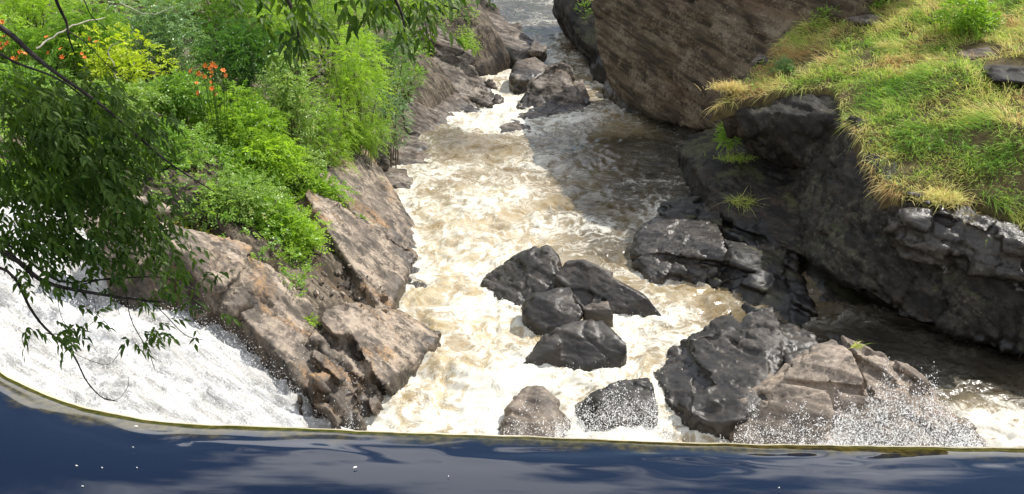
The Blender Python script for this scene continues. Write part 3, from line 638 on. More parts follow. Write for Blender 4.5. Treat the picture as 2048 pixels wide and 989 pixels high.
# foam gathers along the rocks
wpts = np.vstack(WATERLINE); wpts = wpts[(wpts[:, 1] < 55)]
kd = kdtree.KDTree(len(wpts)); [kd.insert(Vector((p[0], p[1], 0)), i) for i, p in enumerate(wpts)]; kd.balance()
near = np.full(len(Vr), 9.0)
cand = (Vr[:, 1] > 15) & (Vr[:, 1] < 52) & (Vr[:, 0] > edge_left(Vr[:, 1]) - 1)
idx = np.nonzero(cand)[0][::1]
sub = idx[((idx // len(xs)) % 2 == 0) & ((idx % len(xs)) % 2 == 0)]
g = np.full((len(ys), len(xs)), 9.0)
for i in sub: g[i // len(xs), i % len(xs)] = kd.find(Vr[i])[2]
g[1::2] = np.minimum(g[1::2], g[0:-1:2][:g[1::2].shape[0]]); g[:, 1::2] = np.minimum(g[:, 1::2], g[:, 0:-1:2][:, :g[:, 1::2].shape[1]])
near = g.ravel()
foam = foam + 0.22 * np.exp(-(near / 0.16) ** 2) * (0.4 + foam)
drop = -0.9 * sstep(Vr[:, 1], 37.5, 46)
warp = np.stack([fbm(Vr * 0.7, 2, 90), fbm(Vr * 0.7, 2, 95), 0 * foam], 1)
Q = Vr + 0.9 * warp
rough = np.clip(0.45 + 0.75 * aer_shade, 0, 1.1)
w1 = fbm(Q * np.array([0.55, 0.8, 1]), 2, 60); w2 = ridged(Q * np.array([1.1, 1.5, 1]), 3, 61); w3 = ridged(Q * np.array([3.2, 4.0, 1]), 3, 63)
Vr[:, 2] = drop + rough * (0.15 * w1 + 0.19 * (w2 - 0.6) + 0.07 * (w3 - 0.5)) + 0.02 * fbm(Q * 9, 2, 66)
Vr[:, 2] += 0.30 * np.exp(-((Vr[:, 0] + 1.2) / 1.1) ** 2 - ((Vr[:, 1] - 18.6 - 0.25 * Vr[:, 0] ** 2) / 0.35) ** 2) + 0.35 * np.exp(-(((Vr[:, 0] - 10.9) / 1.3) ** 2 + ((Vr[:, 1] - 16.4) / 0.9) ** 2))
far = sstep(Vr[:, 1], 60, 80); Vr[:, 2] = Vr[:, 2] * (1 - far) - 0.9 * far
n, m = X.shape; i = np.arange(n - 1)[:, None] * m + np.arange(m - 1)[None, :]
Fc = np.stack([i, i + 1, i + m + 1, i + m], -1).reshape(-1, 4)
okv = (Vr[:, 0] > edge_left(Vr[:, 1]) - 1.6) & ((Vr[:, 1] < 24) | (Vr[:, 0] < np.interp(Vr[:, 1], [24, 26, 34, 41, 50, 60], [12, 8.5, 8.5, 7, 9, 13.5])))
Fk = Fc[okv[Fc].all(1)]; used = np.unique(Fk); rm = np.full(len(Vr), -1); rm[used] = np.arange(len(used))

def water_mat(name):
    m, N, L, out = new_mat(name)
    pos = N.new('ShaderNodeNewGeometry').outputs['Position']
    fo, ae_shade = attr_(N, 'foam'), attr_(N, 'aer_shade')
    wv = N.new('ShaderNodeTexNoise'); wv.inputs['Scale'].default_value = 0.75; wv.inputs['Detail'].default_value = 2; L.new(pos, wv.inputs['Vector'])
    off = N.new('ShaderNodeVectorMath'); off.operation = 'MULTIPLY_ADD'; off.inputs[1].default_value = (1.5, 1.5, 0); L.new(wv.outputs['Color'], off.inputs[0]); L.new(pos, off.inputs[2])
    flat = mapping_(N, L, off.outputs[0], scale=(1, 1.25, 0.6))
    def rid(sc, det, dist, pw):
        n = noise_(N, L, flat, sc, det, 0.55, dist)
        a = math_(N, L, 'ABSOLUTE', math_(N, L, 'MULTIPLY_ADD', n, 4.6, -2.3))
        return math_(N, L, 'POWER', math_(N, L, 'SUBTRACT', 1.0, math_(N, L, 'MINIMUM', a, 1.0)), pw), n
    r1, n1 = rid(0.9, 3, 0.6, 1.5); r2, n2 = rid(2.5, 3, 0.8, 1.4); r3, n3 = rid(7.0, 2, 0.7, 1.2)
    nl = noise_(N, L, flat, 0.33, 2, 0.5, 0.4)
    lace = math_(N, L, 'ADD', math_(N, L, 'MULTIPLY', r1, 0.30), math_(N, L, 'ADD', math_(N, L, 'MULTIPLY', r2, 0.34), math_(N, L, 'MULTIPLY', r3, 0.20)))
    lace = math_(N, L, 'ADD', lace, math_(N, L, 'ADD', math_(N, L, 'MULTIPLY', n2, 0.25), math_(N, L, 'MULTIPLY', math_(N, L, 'SUBTRACT', nl, 0.5), 1.1)))
    v = math_(N, L, 'ADD', lace, math_(N, L, 'SUBTRACT', fo, 1.0))
    thick = step_(N, L, v, -0.04, 0.52)
    film = math_(N, L, 'MULTIPLY', step_(N, L, v, -0.35, 0.2), math_(N, L, 'MULTIPLY_ADD', ae_shade, 0.28, 0.06))
    mask = math_(N, L, 'MAXIMUM', thick, film)
    wcol = mixc(N, L, ae_shade, (0.018, 0.017, 0.015), mixc(N, L, step_(N, L, n1, 0.35, 0.65), (0.25, 0.17, 0.065), (0.37, 0.27, 0.125)))  # dark colour for calm water and for the painted cliff shade
    col = mixc(N, L, mask, wcol, (0.57, 0.545, 0.47))
    p = N.new('ShaderNodeBsdfPrincipled'); L.new(col, p.inputs['Base Color'])
    L.new(mixf(N, L, mask, 0.16, 0.6), p.inputs['Roughness']); p.inputs['IOR'].default_value = 1.33
    b = N.new('ShaderNodeBump'); b.inputs['Strength'].default_value = 0.5; b.inputs['Distance'].default_value = 0.06
    hh = math_(N, L, 'ADD', math_(N, L, 'MULTIPLY', n2, 0.8), math_(N, L, 'ADD', math_(N, L, 'MULTIPLY', n3, 0.5), math_(N, L, 'MULTIPLY', thick, 0.35)))
    L.new(hh, b.inputs['Height']); L.new(b.outputs[0], p.inputs['Normal'])
    L.new(p.outputs[0], out.inputs['Surface']); return m
M['river'] = water_mat('foaming_brown_river_water')
river = add('river', mesh_np('river', Vr[used], rm[Fk], True, {'foam': foam[used], 'aer_shade': aer_shade[used]}), M['river'])
tag(river, kind='structure')
bedV, bedF = grid_mesh('bed', np.linspace(-8, 14, 30), np.linspace(9, 140, 90), lambda X, Y: -1.7 - 0.9 * sstep(Y, 37, 46) + 0 * X)
tag(add('river_bed', mesh_np('river_bed', bedV, bedF, True), M['bed']), kind='structure')

# ------------------------------------------------------------------ white cascade on the left
def white_mat(name):
    m, N, L, out = new_mat(name)
    pos = N.new('ShaderNodeNewGeometry').outputs['Position']
    fl = axes_(N, L, pos, (0.47, 0.78, 0.42), (0.45, 0.45, 2.0))
    a = noise_(N, L, fl, 1.4, 4, 0.6, 0.8); c = noise_(N, L, fl, 6.0, 4, 0.7, 0.8); d = noise_(N, L, pos, 24, 3, 0.7)
    s = math_(N, L, 'ADD', math_(N, L, 'MULTIPLY', a, 0.5), math_(N, L, 'ADD', math_(N, L, 'MULTIPLY', c, 0.35), math_(N, L, 'MULTIPLY', d, 0.25)))
    col = mixc(N, L, step_(N, L, s, 0.44, 0.68), (0.30, 0.29, 0.27), (0.60, 0.60, 0.595))  # grey streak shadows of the churning water painted into its colour
    p = N.new('ShaderNodeBsdfPrincipled'); L.new(col, p.inputs['Base Color']); p.inputs['Roughness'].default_value = 0.5
    b = N.new('ShaderNodeBump'); b.inputs['Strength'].default_value = 0.45; b.inputs['Distance'].default_value = 0.10
    L.new(math_(N, L, 'ADD', math_(N, L, 'MULTIPLY', c, 0.8), math_(N, L, 'MULTIPLY', d, 0.4)), b.inputs['Height']); L.new(b.outputs[0], p.inputs['Normal'])
    L.new(p.outputs[0], out.inputs['Surface']); return m
M['white'] = white_mat('churning_white_water')
# crest of the dam as seen: silhouette points, z about 4.78
_CR = np.array([PT(*p)[:2] for p in [(0, 733, 4.78), (60, 768, 4.78), (120, 794, 4.78), (200, 818, 4.78), (350, 842, 4.78), (600, 853, 4.78), (750, 860, 4.78), (1000, 868, 4.78), (1300, 880, 4.78), (1600, 887, 4.78), (2048, 893, 4.78), (2600, 897, 4.78)]])
_CR = np.vstack([[(-13.5, 24.0), (-12.3, 20.0), (-10.6, 15.8), (-8.6, 13.1)], _CR, [(18, 9.3)]])
_crs = spline(np.c_[_CR, 0 * _CR[:, 0]], 400); 
def crest_y(x): return np.interp(x, _crs[:, 0], _crs[:, 1])
def chute_surf(X, Y):
    P = np.stack([X, Y, 0 * X], -1).reshape(-1, 3)
    c, s = math.cos(R(-18)), math.sin(R(-18)); Qx = P[:, 0] * c - P[:, 1] * s; Qy = P[:, 0] * s + P[:, 1] * c
    Q = np.stack([Qx * 0.8, Qy * 1.5, 0 * Qx], 1); Q = Q + 0.35 * np.stack([fbm(Q, 2, 31), fbm(Q, 2, 32), 0 * Qx], 1)
    h = 0.55 * fbm(Q * 0.6, 2, 33) + 0.36 * (ridged(Q * 1.1, 4, 34) - 0.5) + 0.08 * (ridged(Q * 4.0, 3, 37) - 0.5) + 0.02 * fbm(P * 11, 2, 39)
    z = chute_z(X, Y) + h.reshape(X.shape)
    wall = Y - crest_y(X)                              # rises to the falling sheet at the dam
    z = z + np.maximum(0, 0.5 - 0.35 * wall)
    return np.minimum(z, 4.55)
V, Fc = grid_mesh('cascade', np.arange(-14, -2.2, 0.05), np.arange(10.6, 23.5, 0.05), chute_surf)
X, Y = V[:, 0], V[:, 1]
ok = (Y > crest_y(X) + 0.15) & (Y < front_left(X) + 1.0) & (X < -2.35 - 0.0 * Y)
V[:, 2] -= 0.9 * sstep(X, -3.3, -2.3)
Fk = Fc[ok[Fc].all(1)]; used = np.unique(Fk); rm = np.full(len(V), -1); rm[used] = np.arange(len(used))
CASC = V[used]
tag(add('cascade_water', mesh_np('cascade', CASC, rm[Fk], True), M['white']), kind='structure')

# ------------------------------------------------------------------ dam with pool
s_x = np.concatenate([np.linspace(-13.4, -4, 130), np.linspace(-3.92, 17.5, 220)])
def pool_grid():
    t = np.concatenate([np.array([-0.30, -0.25, -0.2, -0.15, -0.1, -0.05]), np.linspace(0, 2.5, 60), np.linspace(2.6, 8, 40), np.linspace(8.5, 40, 12)])
    X, T = np.meshgrid(s_x, t); C = crest_y(s_x)[None, :] - 0.30
    Y = C - T
    s = np.maximum(0, -T)
    Z = 5.0 - 0.10 * (np.maximum(0, 1.3 - T) / 1.3) ** 2 * (T > 0) - (T <= 0) * (0.10 + 0.154 * s + 1.0 * s * s)
    P = np.stack([X, Y, 0 * X], -1).reshape(-1, 3)
    Pn = np.stack([X * 0.9, T * 3.2, 0 * X], -1).reshape(-1, 3)
    am = (np.exp(-((T - 0.25) / 0.30) ** 2) * 0.019 + 0.0005).reshape(-1)
    r = am * (fbm(Pn + 0.5 * np.stack([fbm(P * 0.8, 2, 3), fbm(P * 0.8, 2, 4), 0 * P[:, 0]], 1), 2, 13)) + 0.0006 * fbm(P * np.array([0.6, 1.0, 1]), 2, 17)
    Z = Z + r.reshape(X.shape) * np.clip(1 + T / 0.3, 0, 1)
    Y = Y + 0.025 * fbm(np.stack([X * 2.5, 0 * X, 0 * X], -1).reshape(-1, 3), 4, 55).reshape(X.shape) * np.exp(-np.maximum(T, 0) / 0.3)
    V = np.stack([X, Y, Z], -1).reshape(-1, 3); n, m = X.shape
    i = np.arange(n - 1)[:, None] * m + np.arange(m - 1)[None, :]
    return V, np.stack([i, i + m, i + m + 1, i + 1], -1).reshape(-1, 4), np.clip(T.reshape(-1), -0.3, 5)
def pool_mat(name):
    m, N, L, out = new_mat(name)
    pos = N.new('ShaderNodeNewGeometry').outputs['Position']
    t = attr_(N, 'depth')
    nz = noise_(N, L, pos, 1.6, 5, 0.65)
    sx_ = N.new('ShaderNodeSeparateXYZ'); L.new(pos, sx_.inputs[0]); lf = math_(N, L, 'SUBTRACT', 1.0, step_(N, L, sx_.outputs['X'], -7.0, -1.0))  # widens the olive band leftward as a painted reflection of the bushes
    sh = step_(N, L, math_(N, L, 'ADD', t, math_(N, L, 'SUBTRACT', math_(N, L, 'MULTIPLY', nz, 0.8), math_(N, L, 'MULTIPLY', lf, 0.16))), 0.33, 0.60)
    bed = mixc(N, L, step_(N, L, noise_(N, L, pos, 9, 4), 0.35, 0.65), (0.02, 0.016, 0.004), (0.065, 0.05, 0.012))
    lip = math_(N, L, 'SUBTRACT', 1.0, step_(N, L, math_(N, L, 'ADD', t, math_(N, L, 'MULTIPLY', nz, 0.10)), -0.13, -0.10))
    bed = mixc(N, L, lip, bed, (0.62, 0.56, 0.38))  # sunlit edge of the water painted in as a pale line
    col = mixc(N, L, sh, bed, (0.005, 0.009, 0.022))  # blue of the mirrored sky put into the deep water colour
    p = N.new('ShaderNodeBsdfPrincipled'); L.new(col, p.inputs['Base Color']); p.inputs['Roughness'].default_value = 0.02; p.inputs['IOR'].default_value = 1.42
    L.new(p.outputs[0], out.inputs['Surface']); return m
M['pool'] = pool_mat('dark_pool_water')
V, Fc, T = pool_grid()
tag(add('pool_water', mesh_np('pool', V, Fc, True, {'depth': T}), M['pool']), kind='structure')
# the falling sheet below the lip
t = np.linspace(0, 1, 26); X, Tt = np.meshgrid(s_x[::2], t)
s = 0.27 + 1.15 * Tt; Yw = crest_y(X) - 0.30 + s; Zw = np.maximum(4.9 - 0.154 * s - 1.0 * s * s - 0.0, -6)
Zw = 4.88 - 0.154 * s - 1.0 * s * s - 3.2 * Tt ** 3
Pn = np.stack([X * 3, Tt * 1.0, 0 * X], -1).reshape(-1, 3); Yw = Yw + 0.06 * fbm(Pn * 1.5, 3, 41).reshape(X.shape) * Tt
V = np.stack([X, Yw, Zw], -1).reshape(-1, 3); n, m = X.shape; i = np.arange(n - 1)[:, None] * m + np.arange(m - 1)[None, :]
tag(add('falling_water', mesh_np('falling_water', V, np.stack([i, i + 1, i + m + 1, i + m], -1).reshape(-1, 4), True), M['white']), kind='structure')
# concrete dam body under the water
prof = [(-0.9, 4.6), (0.02, 4.72), (0.16, 4.62), (0.20, 4.3), (0.25, -1.0), (-2.2, -1.0), (-1.6, 4.2)]
Vd = []; xs_d = s_x[::6]
for x in xs_d:
    for dy, z in prof: Vd.append((x, crest_y(x) - 0.30 + dy, z))
k = len(prof); Fd = [(a * k + b, a * k + (b + 1) % k, (a + 1) * k + (b + 1) % k, (a + 1) * k + b) for a in range(len(xs_d) - 1) for b in range(k)]
M['concrete'] = plain_mat('mossy_concrete', (0.16, 0.14, 0.09), (0.30, 0.27, 0.2), 4, 0.8, 0.4)
tag(add('dam', mesh_np('dam', np.array(Vd), np.array(Fd)), M['concrete']), 'long curved concrete dam under the dark pool lip', 'dam')

# ------------------------------------------------------------------ spray
def drops(P, r, rs, streak=2.2):
    """little torn flecks of water (two crossed leaves each), drawn out along the way they fly"""
    n = len(P); U = rs.normal(size=(n, 3)) * np.array([0.6, 0.5, 0.4]) + np.array([0, 0, 1.0]); U /= np.linalg.norm(U, axis=1)[:, None]
    A = np.cross(U, rs.normal(size=(n, 3))); A /= np.linalg.norm(A, axis=1)[:, None]; B = np.cross(U, A); k = (r * rs.uniform(0.9, streak, n))[:, None]; r = r[:, None]
    V = np.stack([P - U * k, P + A * r + U * k * 0.3, P - A * r + U * k * 0.6, P + U * k, P + B * r - U * k * 0.3, P - B * r - U * k * 0.6], 1)
    return V.reshape(-1, 3), (np.arange(n)[:, None, None] * 6 + np.array([(0, 1, 2), (3, 4, 5)])[None]).reshape(-1, 3)
m, N, L, out = new_mat('spray_drops')
p = N.new('ShaderNodeBsdfPrincipled'); p.inputs['Base Color'].default_value = (0.95, 0.95, 0.95, 1); p.inputs['Roughness'].default_value = 0.25
tr = N.new('ShaderNodeBsdfTranslucent'); tr.inputs['Color'].default_value = (0.97, 0.97, 0.97, 1); mx = N.new('ShaderNodeMixShader'); mx.inputs[0].default_value = 0.65
L.new(p.outputs[0], mx.inputs[1]); L.new(tr.outputs[0], mx.inputs[2]); L.new(mx.outputs[0], out.inputs['Surface']); M['spray'] = m
rs = np.random.RandomState(5)
def fan(px0, px1, ytop, n, Ymid, rs, peak=2.2):
    """drops thrown up from the foot of the fall: dense low, thin high"""
    xs_ = rs.uniform(px0, px1, n); hh = rs.uniform(0, 1, n) ** peak
    env = np.interp(xs_, *zip(*ytop)); env = env + 18 * np.sin(xs_ * 0.07) + 12 * np.sin(xs_ * 0.19 + 1)
    pys = 915 - (915 - env) * hh * rs.uniform(0.65, 1.08, n)
    Yd = Ymid + rs.normal(0, 0.32, n)
    return np.array([PT(a, b, c) for a, b, c in zip(xs_, pys, Yd)])
A = np.vstack([fan(1440, 1980, [(1440, 870), (1530, 820), (1600, 815), (1680, 800), (1760, 770), (1830, 770), (1900, 790), (1940, 850), (1980, 890)], 22000, 15.0, rs, 2.4),
               fan(1600, 1965, [(1600, 905), (1660, 860), (1720, 790), (1780, 740), (1840, 748), (1900, 780), (1940, 850), (1965, 905)], 26000, 15.1, rs, 2.0)])
B = fan(1110, 1345, [(1110, 850), (1180, 780), (1260, 770), (1320, 790), (1345, 850)], 16000, 15.6, rs, 2.4)
B2 = fan(985, 1140, [(985, 840), (1060, 800), (1140, 820)], 1100, 15.6, rs, 1.4)
r = np.concatenate([0.003 + 0.011 * rs.uniform(0, 1, len(A)) ** 4, 0.003 + 0.010 * rs.uniform(0, 1, len(B)) ** 2, 0.004 + 0.010 * rs.uniform(0, 1, len(B2)) ** 2])
V, Fc = drops(np.vstack([A, B, B2]), r, rs)
tag(add('spray', mesh_np('spray', V, Fc), M['spray']), 'white spray of water drops flung up before the boulders at the dam lip', 'spray', kind='stuff')
ci = rs.randint(0, len(CASC), 16000); Pc = CASC[ci] + np.stack([rs.normal(0, 0.05, 16000), rs.normal(0, 0.05, 16000), np.abs(rs.normal(0, 0.14, 16000))], 1)
V, Fc = drops(Pc, rs.uniform(0.005, 0.016, len(Pc)), rs)
fr = CASC[(CASC[:, 1] > front_left(CASC[:, 0]) - 0.9)]; fi = rs.randint(0, len(fr), 7000)
Pe = fr[fi] + np.stack([rs.normal(0, 0.1, 7000), rs.normal(0, 0.1, 7000), np.abs(rs.normal(0, 0.3, 7000))], 1)
V2, F2 = drops(Pe, rs.uniform(0.004, 0.011, len(Pe)), rs)
V, Fc = merge([(V, Fc), (V2, F2)])
tag(add('cascade_spray', mesh_np('cascade_spray', V, Fc), M['spray']), 'fine white drops leaping off the left cascade', 'spray', kind='stuff')
ri = used = np.nonzero((Vr[:, 1] > 16) & (Vr[:, 1] < 30) & (Vr[:, 0] > edge_left(Vr[:, 1])) & (foam > 0.62) & (Vr[:, 0] < 6))[0]
ri = rs.choice(ri, 5000); Pr = Vr[ri] + np.stack([0 * ri, 0 * ri, np.abs(rs.normal(0, 0.06, len(ri)))], 1)
V, Fc = drops(Pr, rs.uniform(0.004, 0.011, len(Pr)), rs)
tag(add('foam_flecks', mesh_np('foam_flecks', V, Fc), M['spray']), 'white foam flecks tossed up on the brown rapids', 'foam', kind='stuff')
# ------------------------------------------------------------------ leaves and shrubs
def nrm(v): return v / (np.linalg.norm(v, axis=-1, keepdims=True) + 1e-9)
def leaflets(B, D, U, Ln, Wd, droop=0.25, fold=0.18):
    """folded four-cornered leaves: base B, direction D, up U, length, width"""
    D = nrm(D); Sd = nrm(np.cross(D, U)); U2 = np.cross(Sd, D)
    Ln = Ln[:, None]; Wd = Wd[:, None]
    mid = B + D * Ln * 0.45
    l = mid + Sd * Wd * 0.5 + U2 * Wd * fold; r = mid - Sd * Wd * 0.5 + U2 * Wd * fold
    tip = B + D * Ln - np.array([0, 0, 1.0]) * Ln * droop
    n = len(B); V = np.stack([B, l, tip, r], 1).reshape(-1, 3)
    i = np.arange(n)[:, None] * 4
    F = np.concatenate([i + np.array([[0, 2, 1]]), i + np.array([[0, 3, 2]])], 1).reshape(-1, 3)
    return V, F
KIND = {  # rachis length, pairs, leaflet length, width, angle of leaflets, droop
    'locust': (0.34, 7, 0.060, 0.026, 1.25, 0.30), 'sumac': (0.50, 9, 0.105, 0.030, 1.1, 0.45), 'walnut': (0.42, 6, 0.105, 0.040, 1.1, 0.35),
    'broad': (0.26, 3, 0.085, 0.062, 0.9, 0.25), 'small': (0.22, 5, 0.045, 0.030, 0.9, 0.15), 'bramble': (0.31, 4, 0.072, 0.056, 1.0, 0.2)}
def sprays(C, D, kind, rs, tint):
    L0, np_, ll, lw, ang, dr = KIND[kind]; n = len(C)
    D = nrm(D); Ls = L0 * rs.uniform(0.65, 1.2, n)
    side = nrm(np.cross(D, np.array([0, 0, 1.0])) + 0.25 * rs.normal(size=(n, 3))); up = np.cross(side, D)
    B, Dl, U, LL, WW, TT = [], [], [], [], [], []
    for k in range(np_ * 2 + 1):
        s = (k // 2 + 0.8) / (np_ + 0.6)
        p = C + D * (Ls * s)[:, None] - np.array([0, 0, 1.0]) * (Ls * dr * s * s)[:, None]
        if k == np_ * 2: d = D - 0.4 * dr * np.array([0, 0, 1.0])
        else:
            sg = 1 if k % 2 else -1
            d = D * math.cos(ang) + sg * side * math.sin(ang)
        d = d + 0.22 * rs.normal(size=(n, 3)); tap = 0.65 + 0.5 * math.sin(min(1, s) * 2.6)
        B.append(p); Dl.append(d); U.append(up + 0.3 * rs.normal(size=(n, 3)) + np.array([0, 0, 0.35])); LL.append(ll * tap * rs.uniform(0.75, 1.2, n)); WW.append(lw * tap * rs.uniform(0.8, 1.15, n))
        TT.append(np.clip(tint + 0.12 * rs.normal(size=n), 0, 1))
    V, F = leaflets(np.vstack(B), np.vstack(Dl), np.vstack(U), np.concatenate(LL), np.concatenate(WW), dr)
    return V, F, np.repeat(np.concatenate(TT), 4)
def crown(rx, ry, rz, n, kind, seed, lobes=7, hang=0.0):
    """leaf sprays on the outside of several uneven lobes; z = 0 is the crown's middle"""
    rs = np.random.RandomState(seed)
    lc = rs.normal(size=(lobes, 3)); lc = nrm(lc) * rs.uniform(0.25, 0.75, (lobes, 1)) * np.array([rx, ry, rz]); lr = rs.uniform(0.38, 0.62, lobes)
    lt = rs.uniform(0.15, 0.75, lobes)
    k = rs.randint(0, lobes, n); d = nrm(rs.normal(size=(n, 3)) + np.array([0.0, -0.1, 0.35]))
    C = lc[k] + d * (lr[k] * rs.uniform(0.55, 1.08, n) ** 0.7)[:, None] * np.array([rx, ry, rz])
    out = nrm(d * np.array([1, 1, 0.6]) + 0.5 * rs.normal(size=(n, 3)) + np.array([0, 0, 0.25 - hang]))
    V, F, T = sprays(C, out, kind, rs, lt[k] * 0.6 + rs.uniform(0, 0.4, n))
    return V, F, T, lc
LM = {
    'lime': leaf_mat('lime_leaves', (0.218, 0.359, 0.032), (0.435, 0.609, 0.076), 0.5, 0.4),
    'bright': leaf_mat('bright_green_leaves', (0.157, 0.303, 0.031), (0.381, 0.527, 0.073), 0.48, 0.4),
    'mid': leaf_mat('mid_green_leaves', (0.102, 0.228, 0.030), (0.312, 0.468, 0.072), 0.45, 0.38),
    'deep': leaf_mat('deep_green_leaves', (0.044, 0.121, 0.022), (0.132, 0.264, 0.050), 0.38, 0.38),
    'blue': leaf_mat('blue_green_leaves', (0.103, 0.207, 0.069), (0.287, 0.414, 0.184), 0.34, 0.35),
    'yellow': leaf_mat('yellow_green_leaves', (0.322, 0.425, 0.029), (0.632, 0.690, 0.057), 0.46),
    'vine': leaf_mat('mixed_vine_leaves', (0.127, 0.241, 0.034), (0.391, 0.517, 0.138), 0.42, 0.4, (0.529, 0.414, 0.138)),
    'olive': leaf_mat('olive_leaves', (0.15, 0.18, 0.025), (0.32, 0.32, 0.04), 0.42)}
M['twig'] = plain_mat('brown_twigs', (0.06, 0.045, 0.03), (0.16, 0.13, 0.09), 12, 0.8, 0.2)
M['deadwood'] = plain_mat('bleached_dead_wood', (0.30, 0.26, 0.20), (0.48, 0.43, 0.36), 9, 0.8, 0.3)
rsg = np.random.RandomState(77)
def shrub(name, label, cat, px, py, Yd, rx, ry, rz, n, kind, mat, seed, lobes=7, hang=0.0, ground=ground_left, foot=None, group='plants on the wooded bank'):
    c = PT(px, py, Yd)
    fx, fy = (c[0], c[1]) if foot is None else foot
    gz = float(ground(np.array([fx]), np.array([fy]))[0]) if callable(ground) else ground
    o = empty(name, (fx, fy, gz)); tag(o, label, cat, group)
    rx, ry, rz = rx * 1.2, ry * 1.2, rz * 1.12
    V, F, T, lc = crown(rx, ry, rz, int(n * 1.9), kind, seed, lobes + 3, hang)
    add('crown', mesh_np('crown', V + (c - np.array([fx, fy, gz])), F, False, {'tint': T}), LM[mat], o)
    parts = []; cc = c - np.array([fx, fy, gz])
    for q in lc:
        e = cc + q * 1.0; b = np.array([0.06 * rsg.normal(), 0.06 * rsg.normal(), -0.12]); mid = 0.5 * (b + e) + np.array([0.1 * rsg.normal(), 0.1 * rsg.normal(), 0.15])
        pts = spline([b, mid, e], 6); parts.append(tube(pts, np.linspace(0.028, 0.007, 6) * (0.6 + 0.5 * rz), 5))
    V, F = merge(parts); add('stems', mesh_np('stems', V, F, True), M['twig'], o)
    return o
